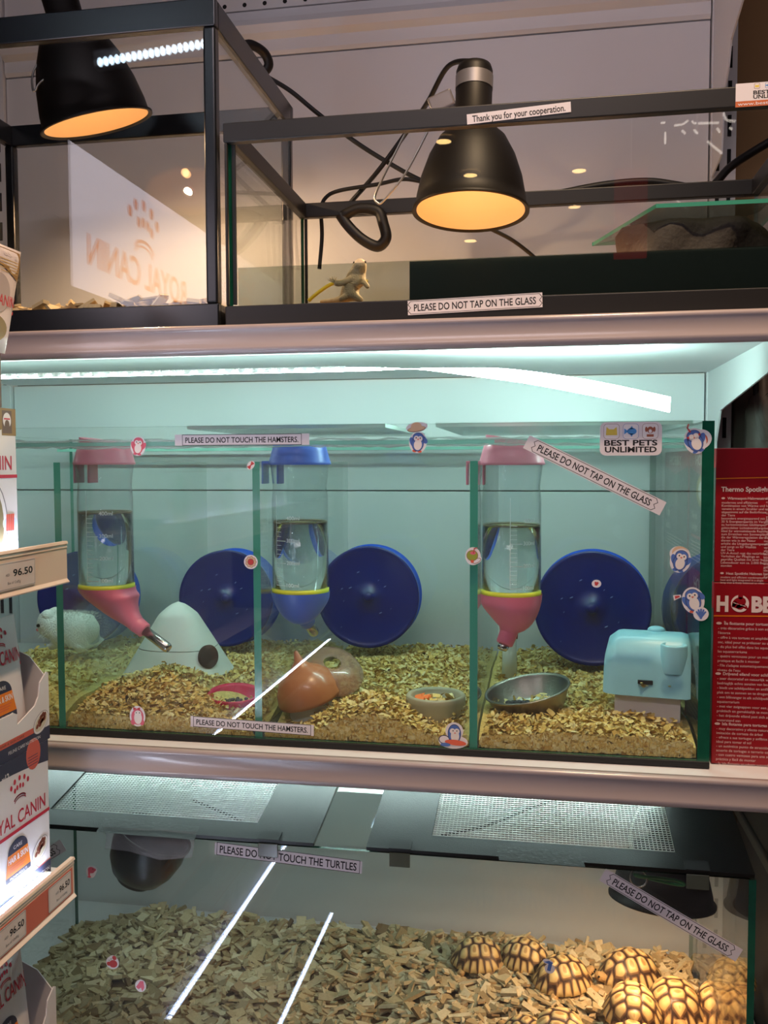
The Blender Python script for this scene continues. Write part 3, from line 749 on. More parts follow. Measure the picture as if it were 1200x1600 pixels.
# ================================================================== houses and bowls in the hamster tank
def z0(x, y): return hz(x, y)-.006
WPL = mat('white_plastic', (222, 222, 214), .45, sss=.1)
c = at(280, 1035, y=.22)
t = thing('hamster_house', 'white triangular hide with rounded peak and side hole', 'hamster house', c)
zb = c[2]-.012; top = at(283, 940, y=.22)[2]
def tri_shell(f0, f1, n=14, N=44):
    vs = []; fs = []
    for i in range(n+1):
        f = f0+(f1-f0)*i/n
        rx = .066*(1-f)**.9+.018*math.sqrt(max(0, 1-f*f)) if f < 1 else .0001
        rx = (.062*(1-f)+.017*min(1, math.sqrt(max(0, (1-f)/.18))))
        if f >= 1: rx = .0004
        for j in range(N):
            a = 2*PI*j/N; ca, sa = math.cos(a), math.sin(a)
            e = .75; vs.append((c[0]+rx*math.copysign(abs(ca)**e, ca), c[1]+.85*rx*math.copysign(abs(sa)**e, sa), zb+(top-zb)*f))
    for i in range(n):
        for j in range(N): fs.append((i*N+j, i*N+(j+1) % N, (i+1)*N+(j+1) % N, (i+1)*N+j))
    return vs, fs
vs, fs = tri_shell(0, .36); MB().add(vs, fs, WPL, True).build('base', t)
vs, fs = tri_shell(.368, 1, 18); MB().add(vs, fs, WPL, True).build('cap', t)
hc = at(331, 1026, y=.185)
MB().lathe([(.0001, .001), (.0135, .001), (.015, 0), (.015, -.006)], hc+np.array((-.004, -.0, 0)), mat('hole_dark', (70, 52, 40), .9), n=28, ax=(.75, -.62, .25), sy=1.15).build('entrance_hole', t)

REDP = mat('red_dish', (214, 24, 70), .35, sss=.1)
c = at(366, 1097, y=.115)
t = thing('food_dish', 'small crimson food dish half behind the divider', 'dish', c)
MB().lathe([(.0001, -.012), (.027, -.012), (.0345, .006), (.0365, .013), (.035, .0145), (.031, .011), (.026, -.006), (.0001, -.008)], c, REDP, n=44, ax=(.04, -.12, 1)).build('bowl', t)
b = MB(); flakes(b, 60, (c[0]-.02, c[0]+.02), (c[1]-.02, c[1]+.02), lambda x, y: c[2]-.004, SHAV, .005, .011)
for k in range(16): b.ball((c[0]+random.uniform(-.014, .014), c[1]+random.uniform(-.014, .014), c[2]+.002), .0026, mat('seed_dark', (62, 52, 44), .6), n=5, sq=(1, 1.8, .8))
tag(b.build('seed_mix'), 'seed and shavings in the crimson food dish', 'hamster food', kind='stuff')

BRH = mat('brown_roof', (178, 112, 68), .3, sss=.05, coat=.3)
BRT = mat('smoky_roof_brim', (176, 132, 104), .2, alpha=.55, coat=.5)
c = at(482, 1082, y=.085)
t = thing('hamster_house', 'hide with a translucent brown mushroom roof on a white drum', 'hamster house', c)
ax = np.array((-.26, -.16, 1.)); ax /= np.linalg.norm(ax)
MB().lathe([(.0002, .060), (.0025, .058), (.006, .046), (.013, .037), (.024, .031), (.034, .022), (.0405, .008), (.0425, -.004), (.042, -.008), (.040, -.007), (.035, .012), (.0002, .026)], c, BRH, n=48, ax=ax, ax2=(1, 0, 0)).build('roof', t)
ax2_ = np.array((.30, -.55, 1.)); ax2_ /= np.linalg.norm(ax2_)
MB().lathe([(.012, .020), (.024, .021), (.036, .015), (.0435, .004), (.0455, .0035), (.0440, .006), (.036, .017), (.024, .023), (.012, .022)], c+np.array((.022, .03, .018)), BRT, n=48, ax=ax2_, ax2=(1, 0, 0)).build('brim', t)
zb = L2[2]-.02
MB().lathe([(.029, zb-c[2]), (.0285, -.004), (.027, .004), (.026, .004), (.0275, -.004), (.028, zb-c[2])], (c[0]+.004, c[1]+.002, c[2]), mat('drum_white', (214, 216, 214), .4, sss=.1), n=44).build('drum', t)

CER = mat('stone_bowl', (168, 160, 132), .5, vary=.08, vscale=60)
c = at(681, 1110, y=.095); zb = at(681, 1150, y=.06)[2]; zt = at(681, 1084, y=.095)[2]
t = thing('ceramic_bowl', 'beige ceramic bowl with carrot bits left of the second divider', 'bowl', (c[0], c[1], zb))
H = zt-zb
MB().lathe([(.0001, 0), (.034, 0), (.0375, .006), (.0385, H-.008), (.0385, H-.002), (.0365, H), (.0335, H), (.0315, H-.003), (.029, H-.016), (.0001, H-.022)], (c[0], c[1], zb), CER, n=48).build('bowl', t)
CAR = mat('carrot', (224, 110, 40), .6)
b = MB(); flakes(b, 40, (c[0]-.02, c[0]+.02), (c[1]-.02, c[1]+.02), lambda x, y: zt-.012, SHAV, .012, .022, .007)
for k in range(9): b.obox((c[0]-.016+random.uniform(-.008, .008), c[1]+random.uniform(-.014, .016), zt-.008+random.uniform(0, .004)), (.004, .001, .001), (0, .003, .001), (0, 0, .002), CAR)
tag(b.build('food_scraps'), 'carrot bits and shavings in the beige ceramic bowl', 'hamster food', kind='stuff')
b = MB().obox(at(643, 1130, y=.05), (.006, .001, -.003), (0, .003, .001), (.002, 0, .003), CAR); tag(b.build('carrot_piece', bevel=.001), 'orange carrot piece lying left of the ceramic bowl', 'carrot')

c = at(826, 1087, y=.115)
t = thing('metal_bowl', 'tilted oval steel bowl under the third bottle', 'bowl', c)
ax = np.array((-.2, -.10, 1.)); ax /= np.linalg.norm(ax)
MB().lathe([(.0001, -.024), (.034, -.024), (.042, -.018), (.0535, .007), (.0555, .009), (.0555, .0105), (.0535, .011), (.0515, .008), (.041, -.015), (.033, -.0205), (.0001, -.021)], c, ALU, n=56, ax=ax, ax2=(1, 0, 0)).build('bowl', t)
b = MB(); pln = lambda x, y: c[2]-.014+.2*(x-c[0])+.1*(y-c[1])
flakes(b, 90, (c[0]-.03, c[0]+.034), (c[1]-.024, c[1]+.024), pln, SHAV, .007, .016, .007)
for k in range(14): b.ball((c[0]-.012+random.uniform(-.014, .012), c[1]+random.uniform(-.014, .01), pln(c[0]-.012, c[1])+.006), .0042, mat('dark_seed', (40, 34, 38), .5), n=6, sq=(1, 1.5, .7))
tag(b.build('food_scraps'), 'shavings and dark seeds in the steel bowl', 'hamster food', kind='stuff')

# blue roofed house
BLR = mat('pale_blue_roof', (146, 198, 210), .35, sss=.12); WHB = mat('frosted_base', (228, 218, 218), .4, sss=.2)
hc_ = at(1016, 1080, y=.095)
t = thing('hamster_house', 'small house with pale blue roof and frosted white walls in the corner', 'hamster house', hc_)
rz = math.radians(-9); ca, sa = math.cos(rz), math.sin(rz)
def HP(u, v, z): return (hc_[0]+u*ca-v*sa, hc_[1]+u*sa+v*ca, z)
zeave = at(1016, 1084, y=.065)[2]; zroof = at(1000, 985, y=.10)[2]; zbot = at(1016, 1160, y=.06)[2]-.004
n = 26; half = .045; prof = []
hh = zroof-zeave
for (q, zz) in ((-.047, 0), (-.0445, .010), (-.040, hh*.42), (-.035, hh*.66), (-.024, hh*.9), (-.012, hh*.985), (0, hh), (.012, hh*.985), (.024, hh*.9), (.035, hh*.66), (.040, hh*.42), (.0445, .01), (.047, 0)): prof.append((q, zz))
pp = [np.array(p) for p in spline([np.array((q, zz, 0)) for q, zz in prof], 4)]
vs = []; fs = []
L_, R_ = -.0535, .0475
secs = [(L_, .60, 0), (L_+.004, .86, 0), (L_+.014, .98, 0), (L_+.02, 1, 0), (R_-.012, 1, 0), (R_-.004, .97, 0), (R_, .8, 0)]
for (u, k, _) in secs:
    for p in pp: vs.append(HP(u, p[0]*(.75+.25*k), zeave+p[1]*k+(1-k)*.004))
N = len(pp)
for i in range(len(secs)-1):
    for j in range(N-1): fs.append((i*N+j, i*N+j+1, (i+1)*N+j+1, (i+1)*N+j))
m = MB().add(vs, fs, BLR, True)
m.add(vs, [tuple(range(N)), tuple(range((len(secs)-1)*N, len(secs)*N))[::-1]], BLR)
m.build('roof', t)
cc = at(1053, 1024, y=.060)
b = MB(); b.lathe([(.0135, -.02), (.0135, .012), (.0125, .0135), (.0108, .0135), (.0104, .01), (.0104, -.012), (.0001, -.013)], cc, BLR, n=28, ax=(0, -.05, 1), sx=1.15); b.build('chimney', t)
MB().ball(HP(.006, .01, zroof), .011, BLR, n=10, sq=(1, 1, .5)).build('roof_knob', t)
b = MB()
P4 = [HP(-.040, -.036, 0), HP(.036, -.036, 0), HP(.036, .036, 0), HP(-.040, .036, 0)]
for i in range(4):
    a, d = np.array(P4[i]), np.array(P4[(i+1) % 4]); nn = np.array((-(d-a)[1], (d-a)[0], 0)); nn /= np.linalg.norm(nn)
    b.add([(a[0], a[1], zbot), (d[0], d[1], zbot), (d[0], d[1], zeave+.012), (a[0], a[1], zeave+.012)], [(0, 1, 2, 3)], WHB)
b.build('walls', t)
c1 = HP(-.004, -.0445, zeave+.017)
MB().obox(c1, (.0085, -.001, 0), (0, .0014, 0), (0, 0, .0022), DARK).build('window_slot', t)
b = MB(); flakes(b, 4, (c1[0]-.003, c1[0]+.002), (c1[1]-.002, c1[1]), lambda x, y: c1[2]-.002, SHAV, .008, .012, .001); flakes(b, 3, (c1[0]+.024, c1[0]+.03), (c1[1]-.002, c1[1]), lambda x, y: c1[2]-.004, SHAV, .008, .012, .001)
tag(b.build('stuck_shaving', t), kind='stuff')

# white post behind the metal bowl
p = at(796, 1058, y=.27); q = at(800, 975, y=.27)
t = thing('plastic_post', 'white plastic post with dark red tabs behind the steel bowl', 'post', p)
MB().lathe([(.0001, 0), (.0115, 0), (.0095, q[2]-p[2]), (.0001, q[2]-p[2])], (p[0], p[1], p[2]-.01), WPL, n=20).build('post', t)
TAB = mat('dark_red_tab', (132, 38, 34), .5)
MB().obox(at(806, 985, y=.257), (.0035, 0, -.002), (0, .002, 0), (.001, 0, .011), TAB).build('tab', t, bevel=.001)
MB().obox(at(791, 1002, y=.257), (.0016, 0, 0), (0, .0016, 0), (.0004, 0, .008), TAB).build('tab', t, bevel=.0006)

# clear bag leaning behind the second divider
# ================================================================== creatures grown from a skeleton
def skin(name, verts, edges, radii, m, parent, sub=2, root=0):
    me = bpy.data.meshes.new(name); me.from_pydata([tuple(map(float, v)) for v in verts], edges, [])
    o = bpy.data.objects.new(name, me); COL.objects.link(o)
    o.modifiers.new('skin', 'SKIN').use_smooth_shade = True
    for i, r in enumerate(radii):
        d = me.skin_vertices[0].data[i]; d.radius = (r, r) if not isinstance(r, tuple) else r; d.use_root = i == root
    s = o.modifiers.new('sub', 'SUBSURF'); s.levels = sub; s.render_levels = sub
    me.materials.append(m)
    if parent is not None:
        o.parent = parent; o.matrix_parent_inverse = Matrix.Translation(-Vector(parent.location))
    return o
FUR = mat('white_fur', (226, 226, 220), .95, bump=1, bscale=420, vary=.08, vscale=60)
hp = at(126, 985, y=.29)
t = thing('hamster', 'fluffy white hamster curled up by the wheel in the end bay', 'hamster', (hp[0], hp[1], hp[2]-.03))
V = [(0, 0, 0), (-.022, .002, .004), (-.042, .0, .006), (-.06, -.004, .004), (-.072, -.006, -.001), (.018, 0, -.001), (.031, 0, -.006),
     (-.045, .015, .034), (-.045, -.016, .034), (-.034, -.016, -.02), (-.046, -.02, -.026), (-.034, .016, -.02), (-.046, .02, -.026), (.014, -.02, -.02), (.002, -.026, -.027), (.014, .02, -.02), (.002, .026, -.027)]
Ed = [(0, 1), (1, 2), (2, 3), (3, 4), (0, 5), (5, 6), (3, 7), (3, 8), (1, 9), (9, 10), (1, 11), (11, 12), (0, 13), (13, 14), (0, 15), (15, 16)]
Rr = [.031, .03, .025, .021, .011, .027, .015, .008, .008, .009, .005, .009, .005, .011, .006, .011, .006]
V = [np.array(v)*np.array((1, 1, 1))+np.array((hp[0], hp[1], hp[2])) for v in V]
hb = skin('body', V, Ed, Rr, FUR, t)
EYE = mat('eye_black', (12, 10, 12), .1)
MB().ball(V[3]+np.array((-.001, -.0185, .006)), .003, EYE, n=8).build('eye', t)
MB().ball(V[3]+np.array((-.001, .0185, .006)), .003, EYE, n=8).build('eye', t)
MB().ball(V[4]+np.array((.001, -.002, .0015)), .0024, S_PINK, n=8).build('nose', t)
b = MB()
for k in range(5200):
    th = random.uniform(0, 2*PI); ph = math.acos(random.uniform(-.6, 1)); d = np.array((math.sin(ph)*math.cos(th), math.sin(ph)*math.sin(th), math.cos(ph)))
    p0 = np.array(hp)+np.array((random.uniform(-.045, .02), 0, .002))+d*.0285; d2 = d+np.array((.5, random.uniform(-.3, .3), -.35+random.uniform(-.3, .3))); d2 /= np.linalg.norm(d2); s_ = np.cross(d2, (.3, .5, .8)); s_ /= np.linalg.norm(s_)
    b.add([p0-s_*.0003, p0+s_*.0003, p0+d2*random.uniform(.003, .006)], [(0, 1, 2)], FUR)
f = b.build('fur', t); f['kind'] = 'stuff'

# ================================================================== red boxes on the right
BOXR = mat('box_red', (148, 12, 26), .4, vary=.06, vscale=20); BOXO = mat('box_line', (226, 120, 30), .4); BOXT = mat('box_text', (222, 186, 182), .5); BOXW = mat('box_white', (236, 214, 206), .5)
SIDE = mat('box_side_picture', (70, 72, 66), .5, vary=.5, vscale=26)
def para(P, x, y, h, lead, lines, m):
    for i, tx in enumerate(lines): P.text(tx, x, y-i*lead, h, m, bold=.004, k=1.5)
def hobby_box(x0, x1, y0, y1, za, zb, label, build, side):
    t = thing('product_box', label, 'product box', ((x0+x1)/2, (y0+y1)/2, za), 'red boxes beside the hamster tank')
    MB().box((x0, y0, za), (x1, y1, zb), BOXR).build('carton', t, bevel=.0012)
    if build:
        P = Print((x0, y0, za), (1, 0, 0), (0, 0, 1), .000752); build(P, (x1-x0)/.000752, (zb-za)/.000752); P.build('front_print', t)
    P = Print((x0, y1, za), (0, -1, 0), (0, 0, 1), .000752); side(P, (y1-y0)/.000752, (zb-za)/.000752); P.build('side_print', t)
    return t
def turtle_logo(P, cx, cy, r):
    P.ell(cx, cy, r, r, BOXW, k=1.5); P.ell(cx-.1*r, cy+.1*r, r*.8, r*.6, BOXR, .5, k=1.8); P.ell(cx+.05*r, cy+.85*r, r*.28, r*.36, BOXR, k=1.8); P.ell(cx-.62*r, cy-.1*r, r*.2, r*.4, BOXR, -.6, k=1.8); P.ell(cx+.55*r, cy-.35*r, r*.2, r*.36, BOXR, .8, k=1.8)
    P.ell(cx, cy-.4*r, r*.42, r*.3, BOXR, k=1.8)
    for i in range(4): P.line([(cx-.7*r+i*.3*r, cy+.1*r-i*.1*r), (cx-.3*r+i*.3*r, cy-.05*r-i*.08*r)], .8, BOXW, k=2.1)
def logo_side(P, W, H):
    P.poly([(0, 0), (W, 0), (W, H*.86), (W*.5, H*.78), (0, H*.86)], SIDE, k=1); P.text('HOBBY', W*.5, H*.87, H*.09, BOXW, align='c', k=1.5, bold=.02, w=W*.5)
def side_spot(P, W, H):
    logo_side(P, W, H); P.ell(W*.5, H*.66, W*.2, H*.13, mat('pic_lamp', (180, 150, 70), .5), k=1.4); P.ell(W*.5, H*.66, W*.12, H*.08, BOXW, k=1.7)
    P.text('Thermo', W*.12, H*.42, H*.06, BOXW, k=1.5, bold=.01); P.text('Spotlight', W*.12, H*.33, H*.06, BOXW, k=1.5, bold=.01); P.rect(W*.1, H*.26, W*.7, H*.285, S_RED, k=1.5)
    for i in range(6): P.rect(W*.1, H*(.22-i*.03), W*(.8-.1*(i % 2)), H*(.228-i*.03), BOXT, k=1.5)
def side_isle(P, W, H):
    logo_side(P, W, H); P.ell(W*.4, H*.6, W*.3, H*.12, mat('pic_leaf', (70, 110, 96), .5), .3, k=1.4); P.ell(W*.55, H*.55, W*.2, H*.08, mat('pic_stone', (110, 110, 96), .5), -.3, k=1.7)
    P.text('Turtle', W*.1, H*.36, H*.085, BOXW, k=1.5, bold=.01); P.text('Island 1', W*.1, H*.23, H*.085, BOXW, k=1.5, bold=.01)
    for i in range(4): P.rect(W*.1, H*(.17-i*.03), W*(.9-.1*(i % 2)), H*(.178-i*.03), BOXT, k=1.5)
def front_spot(P, W, H):
    P.text('HOBBY', 79, H-41, 13, BOXW, k=1.5, bold=.03); P.poly([(0, H-46.5), (W, H-42.5), (W, H-41), (0, H-45)], BOXO, k=1.2)
    P.text('Thermo Spotlight ECO', 8, H-65, 7.4, BOXW, bold=.02, k=1.5, w=91)
    for i in range(2): P.ell(11, H-75-i*113, 2.6, 1.6, BOXT, k=1.5)
    L1 = ['Wärmespot-Halogenstrahler', 'modernes und effizientes', 'Kombination von Wärme und Licht,', 'vereint in einem Strahler und somit', 'abgestimmt auf die Bedürfnisse', 'der Tiere', 'besonders energiesparend mit ca.', '30 % Energieersparnis im Vergleich', 'zu herkömmlichen Glühlampen', 'gebündelter Lichtabstrahlungskegel,', 'ideal für wärmeliebende Reptilien', 'zum Erreichen von Sonnenplätzen', 'die der Wärmeregulation der Tiere', 'dienen wie in der Natur', 'erhöht die Umgebungstemperatur', 'und sorgt so für Vitalität', 'der Tiere', 'UV-A-Anteil regt das natürliche', 'Verhalten der Pfleglinge an', 'geprüfte Qualität mit einer hohen', 'Lebensdauer von ca. 2.000 Betriebs-', 'stunden']
    P.text(L1[0], 17, H-77, 4.0, BOXT, bold=.02, k=1.5); para(P, 9, H-83.2, 3.7, 4.75, L1[1:], BOXT)
    L2_ = ['Heat Spotlight Halogen Lamp', 'modern and efficient combination of', 'heat and light integrated in a single', 'lamp that is finely balanced to meet', 'the needs of the animals', 'particularly energy efficient with', 'approx. 30 % energy saving', 'compared to conventional light bulbs', 'bundled light radiation cone, ideal', 'for thermophile reptiles', 'for setting up basking spots to be', 'used by the animals for heat']
    P.text(L2_[0], 17, H-190, 4.0, BOXT, bold=.02, k=1.5); para(P, 9, H-195.5, 3.3, 4.3, [l for l in L2_[1:] if True][:1], BOXT)
    L3 = ['regulation as in nature', 'raises the ambient temperature', 'and ensures vitality', 'temperature of the animals', 'UV-A stimulates', 'your pets behaviour', 'tested quality with', 'around 2,000 hours']
    para(P, 72, H-77, 3.7, 5.4, L3, BOXT); P.text('Halogeen warmtespot', 74, H-130, 3.8, BOXT, bold=.02, k=1.5)
    para(P, 70, H-135.5, 3.7, 4.9, ['elegant', 'moderne en', 'efficiënte combinatie', 'van warmte en licht', 'afgestemd op de', 'behoefte van dieren', 'bijzonder zuinig', 'circa 30 % minder', 'energieverbruik', 'gebundelde straal', 'ideaal voor reptielen', 'qualité contrôlée', 'durée 2.000 heures'], BOXT)
    para(P, 9, H-199.5, 3.2, 4.1, L2_[2:4], BOXT)
def front_isle(P, W, H):
    y = H-43; P.text('H', 4, y, 23, BOXW, k=1.5, bold=.05, w=17); turtle_logo(P, 37.5, y+11.5, 13); P.text('BBY', 54, y, 23, BOXW, k=1.5, bold=.05, w=52)
    P.poly([(0, H-52), (W, H-49), (W, H-47), (0, H-50)], BOXO, k=1.2)
    def block(y, head, lines, lead=7.1):
        P.ell(8, y+2, 4, 2, BOXT, k=1.5); P.text(head, 15, y, 4.6, BOXT, bold=.02, k=1.5); para(P, 7, y-7.2, 4.1, lead, lines, BOXT)
    block(H-64, 'Île flottante pour tortues', ["- très décorative grâce à son aspect optique", "  l'écorce", '- offre à vos tortues et amphibiens un endroit', '  sec, idéal pour se prélasser au soleil', '- du plus bel effet dans les aquariums de tous', '  les aquaterrariums', '- quatre ventouses pour un maintien parfait,', '  pratique et facile à monter', "- l'île s'adapte automatiquement aux variations du", "  niveau de l'eau"])
    block(H-141, 'Drijvend eiland voor schildpadden', ['- zeer decoratief en natuurlijk werkend door', '  bedrieglijk echte aanzien van boomschors', '- biedt uw schildpadden en amfibieën een', '  plek om te zonnen en te drogen', '- een blikvanger in elk schildpaddenaquarium of', '  aquaterrarium', '- met vier zuignappen voor een goed houvast,', '  praktisch en gemakkelijk te monteren', '- het drijvende eiland past zich automatisch aan de', '  waterstand aan'])
    block(H-218, 'Isla flotante para tortugas', ['- muy decorativo y efecto natural gracias a la', '  imitación de corteza de árbol', '- ofrece a sus tortugas y anfibios un lugar seco,', '  ideal para tomar el sol', '- un auténtico punto de atracción en cualquier', '  acuario de tortugas o terrario con agua', '- con cuatro ventosas para una sujeción firme,', '  práctica y fácil de montar', '- la isla flotante se adapta automáticamente al', '  nivel del agua'], 6.7)
BX0, BX1 = .1925, .318
zs = float(at(1150, 910, y=.018)[2]); ztp = float(at(1150, 700, y=.018)[2])
hobby_box(BX0, BX1, .018, .2, ZM+.0005, zs-.0003, 'lower red box with large white lettering beside the hamster tank', front_isle, side_isle)
hobby_box(BX0, BX1, .018, .2, zs, ztp, 'upper red box headed Thermo Spotlight ECO', front_spot, side_spot)
hobby_box(BX0, BX1-.03, .215, .45, ZM+.0005, zs-.0003, 'red box at the back behind the lower front box, seen through the tank', None, side_spot)
hobby_box(BX0, BX1-.03, .215, .45, zs, ztp, 'red box at the back reading Turtle Island 1, seen through the tank', None, side_isle)

# ================================================================== upper tanks
FRAME = mat('tank_frame', (17, 20, 25), .25, spec=.6)
FRAME2 = mat('tank_frame_brown', (27, 25, 24), .4)
def framed_tank(name, label, x0, x1, y0, y1, z0_, ztop, rim, base, m, post, group=None):
    t = thing(name, label, 'glass tank', ((x0+x1)/2, (y0+y1)/2, z0_), group)
    def ring(za, zb, w, nm, bev=.0015):
        b = MB()
        b.box((x0, y0, za), (x1, y0+w, zb), m); b.box((x0, y1-w, za), (x1, y1, zb), m)
        b.box((x0, y0+w, za), (x0+w, y1-w, zb), m); b.box((x1-w, y0+w, za), (x1, y1-w, zb), m)
        return b.build(nm, t, bevel=bev)
    ring(ztop-rim, ztop, .012, 'top_frame')
    fr = ring(z0_, z0_+base, .008, 'base_frame')
    MB().box((x0+.009, y0+.009, z0_+.006), (x1-.009, y1-.009, z0_+.011), BLACKM).build('floor_panel', t)
    e = .004; za, zb = z0_+base-.001, ztop-rim+.001
    fp = MB().box((x0+e, y0+.003, za), (x1-e, y0+.0075, zb), GLASS, GEDGE2).build('front_pane', t)
    MB().box((x0+e, y1-.0075, za), (x1-e, y1-.003, zb), GLASS, GEDGE2).build('back_pane', t)
    for x in (x0+.003, x1-.0075): MB().box((x, y0+.009, za), (x+.0045, y1-.009, zb), GLASS, GEDGE2).build('side_pane', t)
    if post:
        for (a, c) in ((x0, y0), (x1-post, y0), (x0, y1-post), (x1-post, y1-post)):
            MB().box((a+.0008, c+.0008, z0_+base), (a+post-.0008, c+post-.0008, ztop-rim), m).build('corner_post', t, bevel=.003)
    return t, fp
T1X0, T1X1 = -.872, -.3865
tA, fpA = framed_tank('framed_tank', 'tall black framed glass tank with wood chips and a dome lamp, upper left', T1X0, T1X1, 0, .343, ZT+.0005, 2.003, .033, .031, FRAME, .017)
T2X0, T2X1 = -.3785, .305
tB, fpB = framed_tank('framed_tank', 'long low black framed glass tank with notices, upper right', T2X0, T2X1, .0, .352, ZT+.0005, 1.8555, .0225, .027, FRAME2, .006)
# black silicone strips in the corners of the long tank
for yy in (.0085, .345): MB().box((T2X0+.008, yy-.001, ZT+.03), (T2X0+.0125, yy+.0015, 1.832), BLACKM).build('corner_seal', tB)
s = .000752
def tstrip(parent, txt, c, w, h, cap, tw, style, label, y, ang, fnt=0):
    return hstrip(parent, txt, c, ang, w, h, cap, tw, style, label, y=y)
hstrip(tB, 'Thank you for your cooperation.', (810, 177), 3.0, 154, 15, 10, 138, 'plain', 'white strip reading Thank you for your cooperation. on the rim', y=-.0006)
hstrip(tB, 'PLEASE DO NOT TAP ON THE GLASS', (741, 475), 1.6, 205, 22, 11, 186, 'wave', 'white strip reading PLEASE DO NOT TAP ON THE GLASS on the base', y=-.0006)
o = at(1149, 168, y=-.0006); P = Print(o, (1, 0, 0), (0, 0, 1), s); P.slab(0, 0, 124, 33, PAPER); P.rect(0, 0, 124, 8, mat('web_orange', (196, 100, 52), .5), k=1.4)
P.text('www.bestpetsunlimited.com', 3, 2, 4.4, PAPER, w=116, k=1.8, bold=.01); cat_fish_dog(P, 29, 28, 8, 15); P.text('BEST PETS', 24, 16.5, 5.4, INK, w=48, k=1.6, bold=.03); P.text('UNLIMITED', 24, 10.5, 5.4, INK, w=48, k=1.6, bold=.03)
P.build('shop_sticker', tB, 'white and orange sticker reading BEST PETS UNLIMITED on the rim')
# dark band put behind the front glass in place of a dark reflection
MB().box((T2X0+.014, .0085, ZT+.028), (T2X1-.012, .0095, 1.686), REFTINT).build('reflection_band', tB)
MB().box((at(640, 440, y=.011)[0], .0105, ZT+.028), (T2X1-.014, .0125, 1.6855), mat('reflection_dark', (50, 60, 60), .4)).build('reflection_panel', tB)

CHIP = bits_mat('wood_chips', [(0, (150, 128, 92)), (.2, (192, 170, 128)), (.5, (208, 188, 146)), (.8, (224, 208, 172)), (.96, (176, 148, 108)), (1, (104, 80, 56))], .8)
CHIPB = mat('chip_bed', (134, 104, 66), .9, vary=.5, vscale=90)
def chips(mb, n, xr, yr, hf, m, l=(.012, .032), zj=.006, skip=()):
    for _ in range(n):
        x = random.uniform(*xr); y = random.uniform(*yr)
        if any((x-c[0])**2+(y-c[1])**2 < r*r for c, r in skip): continue
        L = random.uniform(*l)/2; W = L*random.uniform(.35, .75); T = random.uniform(.001, .0026)
        a = random.uniform(0, 2*PI); ti = random.gauss(0, .32); ro = random.gauss(0, .35)
        d = np.array((math.cos(a)*math.cos(ti), math.sin(a)*math.cos(ti), math.sin(ti))); sv = np.array((-math.sin(a), math.cos(a), 0)); u = np.cross(d, sv)
        s2 = sv*math.cos(ro)+u*math.sin(ro); u2 = np.cross(d, s2)
        x = min(max(x, xr[0]+abs(d[0])*L), xr[1]-abs(d[0])*L); y = min(max(y, yr[0]+L*abs(d[1])), yr[1]-L*abs(d[1]))
        c = np.array((x, y, hf(x, y)+random.uniform(-.004, zj)))
        k1, k2, k3, k4 = [random.uniform(.6, 1.05) for _ in range(4)]
        sk = random.uniform(-.5, .5)*W
        q = [(-L, -W*k1), (L+sk, -W*k2), (L-sk, W*k3), (-L, W*k4)]
        vs = [c+p[0]*d+p[1]*s2+k*T*u2 for k in (-1, 1) for p in q]
        mb.add(vs, [(0, 3, 2, 1), (4, 5, 6, 7), (0, 1, 5, 4), (2, 3, 7, 6), (1, 2, 6, 5), (3, 0, 4, 7)], m)
b = MB(); b.box((T1X0+.012, .012, ZT+.012), (T1X1-.012, .331, ZT+.030), CHIPB)
chips(b, 620, (T1X0+.014, T1X1-.014), (.012, .33), lambda x, y: ZT+.036+.004*wob(x, y, .8)+.012*max(0, (y-.1)), CHIP, l=(.014, .036))
tag(b.build('wood_chips'), 'wood chip bedding in the tall black framed tank', 'bedding', kind='stuff')
b = MB(); b.box((T2X0+.014, .02, ZT+.012), (T2X1-.014, .34, ZT+.018), CHIPB)
chips(b, 260, (T2X0+.016, T2X1-.016), (.02, .335), lambda x, y: ZT+.020, CHIP, l=(.01, .026), zj=.003)
tag(b.build('wood_chips'), 'thin wood chip bedding in the long low tank', 'bedding', kind='stuff')

